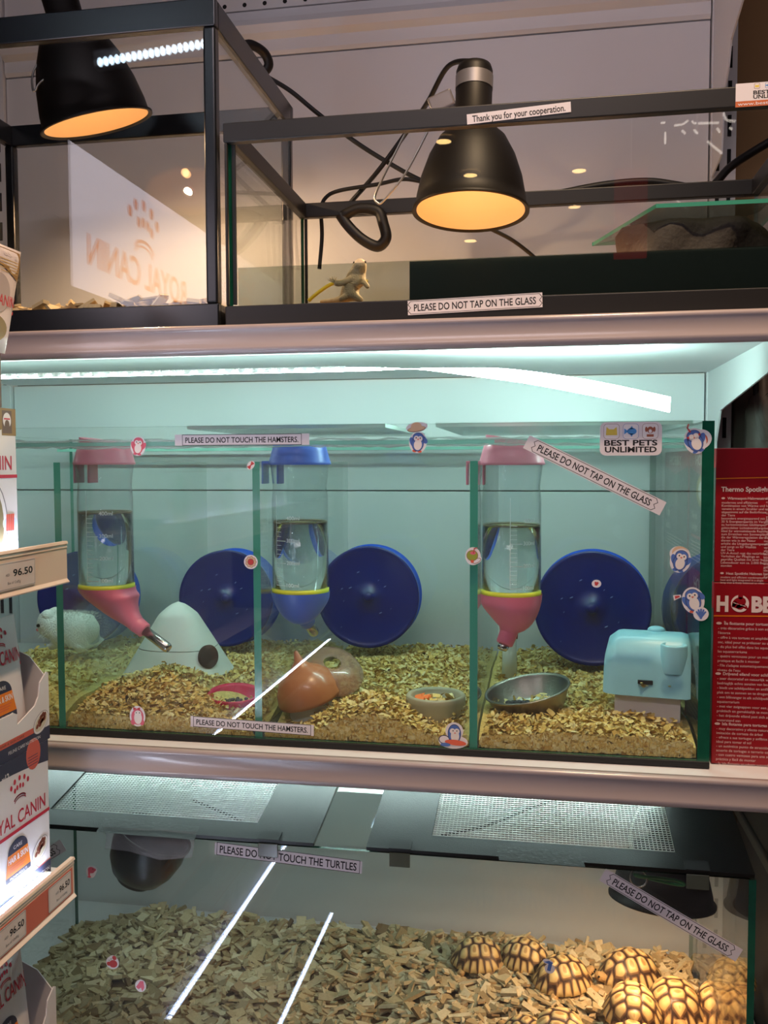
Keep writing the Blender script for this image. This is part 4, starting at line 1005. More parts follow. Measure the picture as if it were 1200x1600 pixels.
# ------------------------------------------------------------------ dome heat lamps
SHADE = mat('lamp_shade_black', (18, 15, 14), .5, spec=.3)
INNER = mat('lamp_reflector', (250, 236, 214), .45)
BULBM = emis('bulb_warm', (255, 170, 90), 2.5)
def dome(label, c, axis, R, H, sock_h, lit, power, group='dome heat lamps', neck=.030, name='heat_lamp', bulb=True, beam=9, col=(1, .45, .17)):
    """c = middle of the open rim, axis points up through the socket"""
    c = np.array(c, float); w = np.array(axis, float); w /= np.linalg.norm(w)
    t = thing(name, label, 'heat lamp', c, group)
    out = [(R+.003, 0), (R+.0032, .003), (R-.001, .005), (R*.97, H*.16), (R*.90, H*.38), (R*.77, H*.62), (R*.60, H*.82), (neck+.001, H*.93), (neck, H)]
    inn = [(neck-.004, H*.95), (R*.58, H*.79), (R*.74, H*.60), (R*.87, H*.37), (R*.94, H*.16), (R-.003, .002)]
    MB().lathe(out, c, SHADE, n=56, ax=w).lathe([(R+.003, 0), (R+.001, -.001), (R-.003, .002)], c, SHADE, n=56, ax=w).build('lamp_shade', t)
    MB().lathe(inn, c, INNER, n=56, ax=w).build('reflector', t)
    b = MB().lathe([(.0001, H*.93), (neck, H*.93), (neck, H+.004), (.0245, H+.008), (.0245, H+sock_h*.86), (.022, H+sock_h*.95), (.012, H+sock_h), (.0001, H+sock_h)], c, SHADE, n=36, ax=w)
    b.build('socket', t)
    if bulb:
        MB().lathe([(.0001, H*.36), (.012, H*.39), (.020, H*.50), (.021, H*.58), (.014, H*.78), (.012, H*.93)], c, BULBM if lit else mat('bulb_off', (200, 196, 190), .2), n=24, ax=w).build('bulb', t)
    if lit:
        sp = spot('bulb_beam', c+w*.004, c-w*.2, beam, (1, .62, .33), 165, .5, .005)
        sp.parent = t; sp.matrix_parent_inverse = Matrix.Translation(-Vector(t.location))
        d = bpy.data.lights.new('lamp_glow', 'POINT'); d.energy = power; d.color = col; d.shadow_soft_size = .007
        o = bpy.data.objects.new('lamp_glow', d); COL.objects.link(o); o.location = c+w*H*.30
        o.parent = t; o.matrix_parent_inverse = Matrix.Translation(-Vector(t.location))
    return t, c, w
c1 = at(152, 194, y=.17)
l1, c1, w1 = dome('black dome heat lamp with glowing rim in the tall tank, upper left', c1, (-.2, -.25, 1), .0765, .135, .085, True, BULB_POWER)
c2 = at(735, 332, y=.175)
l2, c2, w2 = dome('black dome heat lamp with glowing reflector in the long low tank', c2, (.02, .09, 1), .0750, .120, .082, True, BULB_POWER)
p = c2+w2*(.12+.055)
MB().lathe([(.0252, -.009), (.0252, .009)], p, mat('silver_label', (150, 146, 146), .4, metal=.6), n=24, ax=w2).build('rating_label', l2)
P = Print(at(795, 325, y=.235), (1, -.25, .25), (-.2, 0, 1), .00075); P.text('CE MAX 100W', -14, -2, 5, BROWNP, k=0, w=30); P.build('reflector_print', l2)
# clamp and wire loop of the second lamp
MB().obox(at(690, 160, y=.19), (.016, .0, .006), (0, .006, 0), (-.004, 0, .011), mat('clear_clamp', (120, 112, 112), .2, alpha=.7)).build('clamp', l2, bevel=.003)
MB().tube([at(668, 206, y=.2), at(634, 270, y=.215), at(600, 313, y=.225), at(590, 317, y=.226), at(587, 303, y=.226), at(612, 250, y=.22), at(640, 195, y=.21)], .0016, WIRE, sub=6).build('wire_loop', l2)
MB().tube([at(80, 72, y=.13), at(122, 72, y=.12), at(105, 98, y=.11), at(64, 128, y=.10), at(56, 141, y=.10), at(51, 139, y=.1), at(53, 110, y=.11), at(80, 70, y=.13)], .0014, WIRE, sub=5).build('wire_loop', l1)

# cords
def cord(label, pts, r, name='cord', m=CORD, sub=8, cat='cord', group='black cords behind the long tank'):
    b = MB().tube(pts, r, m, sub=sub); o = b.build(name); return tag(o, label, cat, group)
top2 = c2+w2*(.12+.082)
cord('black cord looping from the top of the dome lamp down to the left', [top2+w2*-.002, top2+w2*.008+np.array((-.006, .01, 0)), at(700, 104, y=.24), at(668, 160, y=.30), at(640, 200, y=.365), at(590, 268, y=.37), at(545, 320, y=.38), at(530, 345, y=.39)], .0036)
cord('thick black cord running from the tall tank rim across to the dome lamp', [at(405, 112, y=.36), at(421, 122, y=.365), at(455, 143, y=.37), at(500, 180, y=.375), at(560, 225, y=.375), at(620, 262, y=.375), at(656, 281, y=.37), at(700, 300, y=.37)], .0038)
cord('thin black cord bending down behind the lizard', [at(664, 285, y=.365), at(630, 280, y=.365), at(590, 288, y=.365), at(530, 298, y=.37), at(508, 310, y=.37), at(502, 330, y=.37), at(503, 370, y=.372), at(499, 420, y=.372)], .0032)
cord('black cord lying in the long tank right of the dome lamp', [at(765, 357, y=.30), at(800, 375, y=.31), at(835, 402, y=.33), at(850, 420, y=.335)], .003)
t = thing('cord_loop', 'black loop of coiled cord hooked over the rim of the tall tank', 'cord', at(400, 90, y=.30), 'black cords behind the long tank')
MB().tube([at(376, 74, y=.27), at(392, 70, y=.28), at(412, 82, y=.30), at(420, 100, y=.31), at(412, 112, y=.31), at(395, 110, y=.30), at(380, 98, y=.28), at(370, 88, y=.27)], .0072, CORD, sub=6, n=10).build('coil', t)
t = thing('cord_bundle', 'black folded bundle of cord hanging behind the lizard', 'cord', at(570, 350, y=.335), 'black cords behind the long tank')
MB().tube([at(532, 336, y=.330), at(545, 354, y=.330), at(566, 374, y=.330), at(590, 385, y=.330), at(603, 372, y=.330), at(599, 350, y=.330), at(590, 330, y=.330), at(560, 326, y=.330), at(536, 338, y=.330)], .0085, CORD, sub=6, n=10).build('bundle', t)

# lizard standing against the glass
LIZ = mat('lizard_skin', (214, 192, 164), .6, bump=.6, bscale=700, vary=.25, vscale=160)
lp = at(555, 468, y=.03)
t = thing('lizard', 'small pale lizard standing upright against the front glass', 'lizard', lp)
A = lambda px, py, y: at(px, py, y=y)
V = [A(546, 456, .028), A(553, 438, .027), A(560, 424, .026), A(563, 413, .022), A(564, 409, .013), A(538, 466, .036), A(524, 470, .05), A(500, 471, .07),
     A(548, 436, .022), A(530, 444, .017), A(521, 441, .0145), A(568, 440, .024), A(576, 450, .018), A(540, 464, .022), A(529, 469, .018), A(556, 464, .024), A(566, 470, .02)]
Ed = [(0, 1), (1, 2), (2, 3), (3, 4), (0, 5), (5, 6), (6, 7), (1, 8), (8, 9), (9, 10), (1, 11), (11, 12), (0, 13), (13, 14), (0, 15), (15, 16)]
Rr = [.0105, .012, .0095, .0095, .0055, .006, .004, .0018, .0045, .0038, .005, .004, .0028, .005, .003, .005, .003]
skin('body', V, Ed, Rr, LIZ, t)
for sgn in (-1, 1): MB().ball(V[3]+np.array((sgn*.0068, -.004, .0015)), .0013, EYE, n=6).build('eye', t)
b = MB()
for k in range(5):
    q = math.radians(50+k*26); b.tube([V[10], V[10]+np.array((.007*math.cos(q), -.0015, .007*math.sin(q)))], [.0012, .0004], LIZ, n=6)
b.build('claw', t)
t = MB().tube([at(482, 470, y=.05), at(500, 455, y=.055), at(520, 443, y=.06), at(545, 439, y=.065), at(575, 440, y=.07)], .0022, mat('yellow_hoop', (222, 196, 50), .4), sub=6).build('yellow_hoop'); tag(t, 'thin yellow hoop lying behind the lizard', 'hoop')

# glass shelf, hide and hose on the right inside the long tank
zg = 1.761
pl = [at(925, 385, z=zg), at(1025, 325, z=zg), at(1172, 318, z=zg)]
po = [(p[0], p[1]) for p in pl]+[(.285, pl[2][1]), (.285, .30), (pl[0][0]+.0, .30)]
b = MB(); n = len(po)
b.add([(x, y, zg) for x, y in po]+[(x, y, zg+.005) for x, y in po], [tuple(range(n))[::-1], tuple(range(n, 2*n))], pane_mat('glass_shelf', (.55, .6, .56), haze=.05))
b.add([(x, y, zg) for x, y in po]+[(x, y, zg+.005) for x, y in po], [(i, (i+1) % n, n+(i+1) % n, n+i) for i in range(n)], GEDGE)
tag(b.build('glass_ledge'), 'green edged glass ledge with a clipped corner in the long tank', 'glass ledge')
ROCK = mat('dark_rock', (44, 40, 38), .8, bump=1, bscale=120, vary=.5, vscale=30)
b = MB(); G = []
for j in range(17):
    row = []
    for i in range(40):
        a = 2*PI*i/39; f = j/16; r = 1-.12*f-.88*max(0, f-.8)/.2
        k = 1+.1*math.sin(3*a+4*f)+.07*math.sin(7*a-5*f)
        row.append((.185+.095*r*k*math.cos(a), .20+.085*r*k*math.sin(a), ZT+.026+.115*min(1, f/.82)))
    G.append(row)
b.grid(G, ROCK); tag(b.build('rock_hide'), 'dark lumpy rock hide under the glass ledge', 'rock hide')
cord('black hose running along the back of the long tank', [at(812, 308, y=.375), at(860, 305, y=.375), at(940, 290, y=.375), at(1010, 284, y=.375), at(1060, 290, y=.375), at(1105, 296, y=.38), at(1140, 262, y=.40), at(1180, 235, y=.42), at(1240, 200, y=.43)], .0062, 'hose', cat='hose')

# ================================================================== tortoise tank
TX0, TX1, TY1, TZ0, TZ1 = -.820, .2395, .412, ZL+.0005, .9795
SL = math.tan(math.radians(11)); CO, SI = math.cos(math.radians(11)), math.sin(math.radians(11))
tt = thing('tortoise_tank', 'wide glass tank with wood chips and tortoises on the lowest shelf', 'glass tank', (-.29, .2, TZ0))
fp = MB().box((TX0, 0, TZ0+.006), (TX1, .006, TZ1), GLASSF, GEDGE2).build('front_pane', tt)
MB().box((TX0, TY1-.006, TZ0+.006), (TX1, TY1, TZ1+TY1*SL), GLASS, GEDGE2).build('back_pane', tt)
for x in (TX0, TX1-.006):
    po = [(.0065, TZ0+.006), (TY1-.0065, TZ0+.006), (TY1-.0065, TZ1+(TY1-.0065)*SL), (.0065, TZ1+.0065*SL)]
    b = MB(); b.add([(x, y, z) for y, z in po]+[(x+.006, y, z) for y, z in po], [(0, 1, 2, 3), (7, 6, 5, 4)], GLASS)
    b.add([(x, y, z) for y, z in po]+[(x+.006, y, z) for y, z in po], [(i, (i+1) % 4, 4+(i+1) % 4, 4+i) for i in range(4)], GEDGE2); b.build('side_pane', tt)
MB().box((TX1-.0075, -.0006, TZ0+.006), (TX1+.0005, -.0001, TZ1), GEDGE2).build('corner_edge', tt)
MB().box((TX0, 0, TZ0), (TX1, TY1, TZ0+.0055), mat('floor_glass', (96, 120, 130), .4)).build('floor_pane', tt)
hstrip(fp, 'PLEASE DO NOT TOUCH THE TURTLES', (449, 1340), -3.2, 250, 20, 13, 232, 'box', 'white paper strip reading PLEASE DO NOT TOUCH THE TURTLES')
hstrip(fp, 'PLEASE DO NOT TAP ON THE GLASS', (1047, 1429), -28.5, 230, 22, 11, 192, 'wave', 'slanting white strip reading PLEASE DO NOT TAP ON THE GLASS')
hstrip(fp, 'PLEASE DO NOT TAP ON THE GLASS', (22, 1369), 33.5, 226, 22, 11, 186, 'wave', 'slanting white strip ending ASS beside the price rail')
P = sticker(fp, (143, 1362), ''); P.ell(-1, 0, 9, 11, SIL); P.ell(3, 4, 8, 7, SIL); P.ell(0, 3, 6.5, 5.5, S_PINK); P.ell(5, 4, 3.6, 2.6, S_PINK); P.poly([(-6, 4), (-2, -2), (-3, -10), (-6, -6)], S_PINK); P.poly([(-3, -6), (0, -9), (-4, -11), (-8, -9)], S_PINK); P.ell(3, 5, .8, .9, INK); P.build('dolphin_sticker', fp, 'pink dolphin sticker at the left of the glass')
P = sticker(fp, (176, 1504), '', rot=10); P.ell(0, 0, 12, 11.5, SIL); P.ell(2, 7, 7, 6, SIL); P.ell(1, -2, 7.6, 6.6, S_RED); P.ell(-7, -1, 3.6, 3.6, S_RED, .6); P.ell(5, 8, 3.6, 4, S_RED, .5); P.ell(-5, 5, 1.5, 2, SIL); P.ell(-1, 7, 1.5, 2, SIL); P.ell(-5, 5, .7, .9, INK); P.ell(-1, 7, .7, .9, INK); P.build('crab_sticker', fp, 'red crab sticker low on the glass')
P = sticker(fp, (220, 1540), '', rot=-8); P.ell(0, 0, 10, 11, SIL); P.poly([(-8, -4), (-2, 8), (4, 9), (7, -2), (4, -9), (1, -3), (-3, -7)], S_PINK); P.build('starfish_sticker', fp, 'pink starfish sticker low on the glass')
P = sticker(fp, (858, 1508), '', rot=-12); P.ell(2, -5, 8, 8, SIL); P.ell(-3, 5, 8, 4, SIL); P.rect(-1.5, -9, 4, 6, S_BLUE); P.poly([(-9, 3), (-2, 7), (6, 5), (0, 2)], S_BLUE); P.build('whale_sticker', fp, 'small purple sticker in front of a tortoise')

# lids slope gently up toward the back; sv runs up the slope
LO = np.array((0, -.004, TZ1+.0035)); LU = np.array((0, CO, SI)); LN = np.array((0, -SI, CO)); LXv = np.array((1, 0, 0))
SCREEN = mat('screen_wire', (216, 220, 216), .4, metal=.5)
def lid(x0, x1, sx0, sx1, s0, s1, smax, clips, label):
    t = thing('tank_lid', label, 'tank lid', LO+LXv*(x0+x1)/2, 'black plastic lids of the tortoise tank')
    def fp_(a, b_, c, d): return [(a, c), (b_, c), (b_, d), (a, d)]
    b = MB()
    for q in (fp_(x0, x1, 0, s0), fp_(x0, x1, s1, smax), fp_(x0, sx0, s0, s1), fp_(sx1, x1, s0, s1)):
        b.prism(q, LO, LXv, LU, LN*.0045, LIDM)
    b.build('lid_frame', t, bevel=.0006)
    b = MB(); st = .0046; w = .00048
    n = int((sx1-sx0)/st)
    for i in range(n+1):
        x = sx0+(sx1-sx0)*i/n; b.obox(LO+LXv*x+LU*(s0+s1)/2+LN*.0012, LXv*w, LU*((s1-s0)/2+.003), LN*.0004, SCREEN)
    n = int((s1-s0)/st)
    for i in range(n+1):
        sv = s0+(s1-s0)*i/n; b.obox(LO+LXv*(sx0+sx1)/2+LU*sv+LN*.0021, LXv*((sx1-sx0)/2+.003), LU*w, LN*.0004, SCREEN)
    b.build('mesh_screen', t)
    for cx in clips:
        b = MB(); b.obox(LO+LXv*cx+LU*.008+LN*.005, LXv*.0135, LU*.0085, LN*.0008, BLACKM); b.build('clip_recess', t)
        b = MB(); b.obox(np.array((cx, -.0052, TZ1-.005)), LXv*.0125, np.array((0, .001, 0)), np.array((0, 0, .0085)), mat('clip_tab', (96, 100, 84), .15, alpha=.8)); b.build('clip', t, bevel=.0006)
    return t
lidA = lid(-.815, -.272, -.640, -.354, .034, .30, .39, (-.330,), 'black tank lid with wire screen and torn tape, on the left')
lidB = lid(-.207, .2375, -.131, .156, .032, .30, .39, (-.166, .176), 'black tank lid with wire screen over the tortoises, on the right')
b = MB(); b.prism([(-.2715, .001), (-.2075, .001), (-.2075, .39), (-.2715, .39)], LO, LXv, LU, LN*.004, pane_mat('glass_strip', (.86, .92, .9), haze=.06)); tag(b.build('glass_strip'), 'narrow glass strip between the two black tank lids', 'glass strip')
# tape and torn label
def lidp(px, py, h=.0052):
    d = at(px, py, y=1.0)-CAM; p0 = LO+LN*h; tq = ((p0-CAM)@LN)/(d@LN); return CAM+tq*d
TORN = mat('torn_label', (10, 11, 12), .4, bump=.2, bscale=200)
T_ = [lidp(165, 1277), lidp(312, 1291), lidp(304, 1312), lidp(150, 1300)]
m = MB().add(T_, [(0, 3, 2, 1)], TORN); m.build('torn_label', lidA)
P_ = [(152, 1297), (190, 1283), (315, 1292), (312, 1313)]
b = MB()
f0 = [at(166, 1306, y=-.007), at(200, 1309, y=-.0085), at(245, 1311, y=-.007), at(305, 1310, y=-.0085)]
f1 = [at(164, 1326, y=-.006), at(200, 1330, y=-.009), at(246, 1335, y=-.0065), at(300, 1340, y=-.0085)]
f1[2] = at(250, 1344, y=-.0068)
b.grid([[lidp(160, 1292, .0065), lidp(205, 1294, .0072), lidp(250, 1296, .0065), lidp(308, 1300, .007)], f0, f1], TAPE)
b.build('tape', lidA)
SCRATCH = mat('label_scratch', (120, 126, 124), .6)
b = MB()
for k in range(46):
    u = random.random(); v = random.random(); a = lidp(775+u*140, 1322+u*11+v*20, .0058); L = random.uniform(.001, .009)
    q = random.uniform(-.5, .5); dd = LXv*math.cos(q)+LU*math.sin(q); s_ = np.cross(dd, LN)*.00022
    (b).add([a-s_, a+s_, a+dd*L+s_*.2], [(0, 1, 2)], SCRATCH)
TL_ = [lidp(776, 1321), lidp(906, 1331), lidp(915, 1355), lidp(780, 1344)]
MB().add(TL_, [(0, 3, 2, 1)], TORN).build('torn_label', lidB)
tag(b.build('label_scratch', lidB), kind='stuff')

# chips
TSK = []
def tz(x, y):
    h = .668+.006*wob(x, y, .7)+.004*math.sin(9*x+2)
    h -= .045*max(0, min(1, (-.655-x)/.12))
    return h
FCH = lambda x, y: tz(x, y)
b = MB(); G = []
x0, x1, y0, y1 = TX0+.008, TX1-.008, .008, TY1-.008
for j in range(30): G.append([(x0+(x1-x0)*i/70, y0+(y1-y0)*j/29, max(TZ0+.008, tz(x0+(x1-x0)*i/70, y0+(y1-y0)*j/29)-.007)) for i in range(71)])
b.grid(G, CHIPB)
for row in (G[0], G[-1], [g_[0] for g_ in G], [g_[-1] for g_ in G]): b.grid([[(p[0], p[1], TZ0+.007) for p in row], row], CHIPB)
chips(b, 5200, (x0, x1), (y0, y1), FCH, CHIP, l=(.012, .030), zj=.007)
tag(b.build('wood_chips'), 'wood chip bedding covering the floor of the tortoise tank', 'bedding', kind='stuff')

# lamps hung inside under the lids
def hung(label, cx, cy, zr, R, H, ax, lit, power):
    return dome(label, (cx, cy, zr), ax, R, H, .03, lit, power, bulb=True, neck=.02, beam=4.0)
pB = at(1034, 1400, y=.165)
hung('black dome heat lamp hanging lit over the tortoises', pB[0], .165, pB[2]-.005, .066, .085, (.05, .15, 1), True, BASK_POWER)
pA = at(226, 1338, y=.135)
t = thing('hanging_bowl', 'black plastic bowl hanging unlit under the left lid', 'bowl', pA)
axb = np.array((-.45, -.1, -1.)); axb /= np.linalg.norm(axb)
MB().lathe([(.052, -.035), (.053, -.012), (.047, .012), (.036, .030), (.024, .0365), (.0245, .040), (.02, .0415), (.0001, .042)], pA, mat('black_shiny', (16, 17, 18), .3), n=48, ax=axb).build('bowl', t)
MB().lathe([(.052, -.035), (.0555, -.036), (.0555, -.032), (.052, -.03)], pA, mat('black_shiny', (16, 17, 18), .3), n=48, ax=axb).build('rim', t)
cord('black cord lying under the screen of the left lid', [at(300, 1250, y=.2), at(330, 1262, y=.19), at(360, 1275, y=.17), at(385, 1288, y=.15)], .0022, group='cords under the tank lids')
cord('white wire under the screen of the right lid', [lidp(1000, 1258, -.012), lidp(985, 1300, -.012), lidp(988, 1330, -.014)], .0016, m=mat('white_wire', (214, 214, 206), .4), sub=5, group='cords under the tank lids')
cord('black cord under the screen between the clips of the right lid', [lidp(690, 1305, -.01), lidp(760, 1290, -.012), lidp(830, 1262, -.014), lidp(880, 1245, -.014)], .002, group='cords under the tank lids')
t = thing('leash', 'green cord with a silver ring hanging under the right lid', 'leash', at(1000, 1372, y=.02))
GRC = mat('green_cord', (16, 110, 56), .6)
MB().tube([at(990, 1366, y=.02), at(1010, 1370, y=.016), at(1040, 1373, y=.018), at(1064, 1378, y=.02), at(1068, 1383, y=.02), at(1050, 1381, y=.022), at(1020, 1374, y=.024), at(992, 1368, y=.026)], .0019, GRC, sub=6).build('cord', t)
rc = at(998, 1372, y=.02); MB().tube([rc+.0095*np.array((math.cos(a), .2*math.sin(a), math.sin(a))) for a in np.linspace(0, 2*PI, 25)], .0012, STEEL).build('ring', t)

# ------------------------------------------------------------------ tortoises
SHELLM = bpy.data.materials.new('shell'); SHELLM.use_nodes = True
nt = SHELLM.node_tree; bs = nt.nodes['Principled BSDF']; bs.inputs['Roughness'].default_value = .45
at_ = nt.nodes.new('ShaderNodeAttribute'); at_.attribute_name = 'scute'
rp = nt.nodes.new('ShaderNodeValToRGB'); els = rp.color_ramp.elements
while len(els) < 7: els.new(.5)
for e, (p_, c_) in zip(els, ((0, (44, 26, 16)), (.12, (62, 40, 28)), (.22, (124, 92, 60)), (.28, (92, 62, 42)), (.38, (190, 158, 104)), (.8, (220, 194, 134)), (1, (170, 132, 78)))):
    e.position = p_; e.color = (*lin(c_), 1)
nz = nt.nodes.new('ShaderNodeTexNoise'); nz.inputs['Scale'].default_value = 160
ad = nt.nodes.new('ShaderNodeMath'); ad.operation = 'MULTIPLY_ADD'; ad.inputs[1].default_value = .16; 
sb = nt.nodes.new('ShaderNodeMath'); sb.operation = 'SUBTRACT'; sb.inputs[1].default_value = .08
nt.links.new(nz.outputs['Fac'], ad.inputs[0]); nt.links.new(at_.outputs['Fac'], ad.inputs[2]); nt.links.new(ad.outputs[0], sb.inputs[0])
nt.links.new(sb.outputs[0], rp.inputs[0]); nt.links.new(rp.outputs[0], bs.inputs['Base Color'])
TSKIN = mat('tortoise_skin', (176, 142, 92), .7, bump=.8, bscale=500, vary=.2, vscale=150)
SC_C = [(-.80, 0, 1), (-.42, 0, 1), (0, 0, 1), (.42, 0, 1), (.80, 0, 1)]
for u_, v_ in ((-.62, .52), (-.21, .56), (.21, .56), (.62, .52)): SC_C += [(u_, v_, 1), (u_, -v_, 1)]
NM = 22
for k in range(NM): a = 2*PI*(k+.5)/NM; SC_C.append((1.06*math.cos(a), 1.06*math.sin(a), 1))
def tortoise(kx, label, px, py, head_deg, z=.676, tilt=(0, 0), headout=.5):
    """kx = shell length in metres; head_deg = heading of the head, 0 = to the right, -90 = to the viewer"""
    L = kx/2; Wd = L*.86; Hh = L*.98
    p = at(px, py, z=z); p[2] = max(p[2], tz(p[0], p[1])+.006)
    t = thing('tortoise', label, 'tortoise', p, 'young tortoises under the lamp')
    vs = []; sc = []; NR, NS = 30, 88
    def surf(r, a):
        u, v = r*math.cos(a), r*math.sin(a)
        ds = sorted((math.hypot(u-c[0], (v-c[1])*1.0), i) for i, c in enumerate(SC_C))
        d1, d2 = ds[0][0], ds[1][0]; q = min(1, (d2-d1)/.30); i1 = ds[0][1]
        if i1 >= 13: q = min(1, (d2-d1)/.17)*.75
        if r > .985: q = min(.62, q+.25)
        h = (1-r**2.3)**.62 if r < 1 else 0
        lift = (.065 if i1 < 13 else .02)*min(1, q*1.3)
        ser = 1+.035*math.cos(NM*a)*max(0, (r-.85)/.15)
        x = L*u*ser*(1+.02*h); y = Wd*v*ser; zz = .10*L+Hh*h*(.84)+lift*L
        if r > .93: x *= 1+.05*(r-.93)/.07; y *= 1+.05*(r-.93)/.07
        return (x, y, zz), q
    for i in range(NR+1):
        r = max(.002, (i/NR)**.8)
        for j in range(NS):
            s_, q = surf(r, 2*PI*j/NS); vs.append(s_); sc.append(q)
    fs = []
    for i in range(NR):
        for j in range(NS): fs.append((i*NS+j, (i+1)*NS+j, (i+1)*NS+(j+1) % NS, i*NS+(j+1) % NS))
    b0 = NR*NS
    for f, zz in ((.97, .05*L), (.7, .0), (.002, -.02*L)):
        for j in range(NS): a = 2*PI*j/NS; vs.append((L*f*math.cos(a), Wd*f*math.sin(a), zz)); sc.append(.55)
    for k in range(3):
        o0 = b0 if k == 0 else (NR+k)*NS; o1 = (NR+1+k)*NS
        for j in range(NS): fs.append((o0+j, o1+j, o1+(j+1) % NS, o0+(j+1) % NS))
    rot = Matrix.Rotation(math.radians(head_deg), 3, 'Z') @ Matrix.Rotation(tilt[0], 3, 'X') @ Matrix.Rotation(tilt[1], 3, 'Y')
    tr = lambda v: Vector(p)+rot @ Vector(v)
    m = MB().add([tr(v) for v in vs], fs, SHELLM, True)
    so = m.build('shell', t)
    at2 = so.data.attributes.new('scute', 'FLOAT', 'POINT'); at2.data.foreach_set('value', sc)
    h = headout
    V = [(0, 0, .12*L), (L*.7, 0, .14*L), (L*(.95+.2*h), 0, .22*L), (L*(1.1+.3*h), 0, .3*L), (L*(1.22+.32*h), 0, .27*L), (-L*.7, 0, .1*L), (-L*1.08, 0, .04*L),
         (L*.62, Wd*.62, .08*L), (L*.86, Wd*.92, .0), (L*.96, Wd*.98, -.06*L), (L*.62, -Wd*.62, .08*L), (L*.86, -Wd*.92, .0), (L*.96, -Wd*.98, -.06*L),
         (-L*.62, Wd*.6, .08*L), (-L*.82, Wd*.86, -.04*L), (-L*.62, -Wd*.6, .08*L), (-L*.82, -Wd*.86, -.04*L)]
    Ed = [(0, 1), (1, 2), (2, 3), (3, 4), (0, 5), (5, 6), (1, 7), (7, 8), (8, 9), (1, 10), (10, 11), (11, 12), (5, 13), (13, 14), (5, 15), (15, 16)]
    Rr = [.26*L, .2*L, .15*L, .19*L, .11*L, .2*L, .04*L, .17*L, .15*L, .12*L, .17*L, .15*L, .12*L, .17*L, .14*L, .17*L, .14*L]
    skin('body', [tr(v) for v in V], Ed, Rr, TSKIN, t)
    for sg in (-1, 1): MB().ball(tr((L*(1.16+.3*h), sg*.155*L, .36*L)), .035*L, EYE, n=6).build('eye', t)
    return t
tortoise(.080, 'tortoise at the far left of the group, against the back glass', 747, 1505, 12, headout=.6)
tortoise(.076, 'pale tortoise second in the back row, tucked behind the one with the purple sticker', 820, 1510, 160, headout=.1)
tortoise(.086, 'tortoise with the purple sticker in front of it', 879, 1538, 30, headout=.2)
tortoise(.090, 'tortoise at the back behind the brightly lit one', 984, 1530, 205, headout=.2)
tortoise(.086, 'brightest tortoise sitting right under the warm lamp', 988, 1588, 268, headout=.0, z=.70, tilt=(0, .12))
tortoise(.092, 'dark tortoise right of the brightest one, seen from the front', 1054, 1582, 272, headout=.3)
tortoise(.088, 'shadowed tortoise pressed against the right glass', 1127, 1584, 265, headout=.3)
tortoise(.076, 'shadowed tortoise in the back right corner of the tank', 1143, 1538, 250, headout=.1)
tortoise(.094, 'dark shelled tortoise at the bottom edge, left of the lit chips', 874, 1636, 80, headout=.1)
tortoise(.070, 'small tortoise at the bottom edge, leftmost of the front row', 822, 1630, 150, headout=.2)
tortoise(.084, 'tortoise at the bottom edge below the brightest one', 988, 1645, 250, headout=.2)

# LED strip hidden under the middle shelf, lighting the lids
t = thing('led_strip', 'white LED strip under the middle shelf, above the tank lids', 'light strip', (-.4, .13, 1.088))
MB().box((-.93, .205, 1.0885), (.16, .217, 1.0905), STRIPM).build('strip_tape', t)
MB().add([(-.93, .207, 1.0882), (.16, .207, 1.0882), (.16, .215, 1.0882), (-.93, .215, 1.0882)], [(0, 3, 2, 1)], emis('led_low', (214, 244, 240), LOW_LED)).build('light_band', t)

# ================================================================== cat food stand on the left
SX = -.522; SY0, SY1 = -1.18, -.12
st_ = thing('cat_food_stand', 'white shop stand for cat food at the left edge', 'display stand', (-.68, -.65, 0))
PEG = mat('stand_white', (214, 206, 206), .45)
MB().box((-.812, SY0, .0), (-.795, SY1-.02, 1.40), PEG).build('back_panel', st_, bevel=.002)
MB().box((-.79, SY0, 0), (-.55, SY1-.02, .14), PEG).build('plinth', st_, bevel=.003)
RAILM = mat('price_rail', (226, 196, 176), .35, spec=.5); RAILR = mat('rail_paper_red', (206, 104, 84), .5)
SLED = emis('shelf_led', (190, 210, 255), SHELF_LED*.5); SLED2 = emis('shelf_led_dot', (230, 240, 255), SHELF_LED*2.5)
TAGP = mat('tag_paper', (222, 204, 200), .5); CLEARL = pane_mat('rail_cover', (.96, .95, .94), haze=.02)
RAILS = [1.3640, 1.0025, .6410, .2795]
RNAME = ['upper', 'second', 'third', 'lowest']
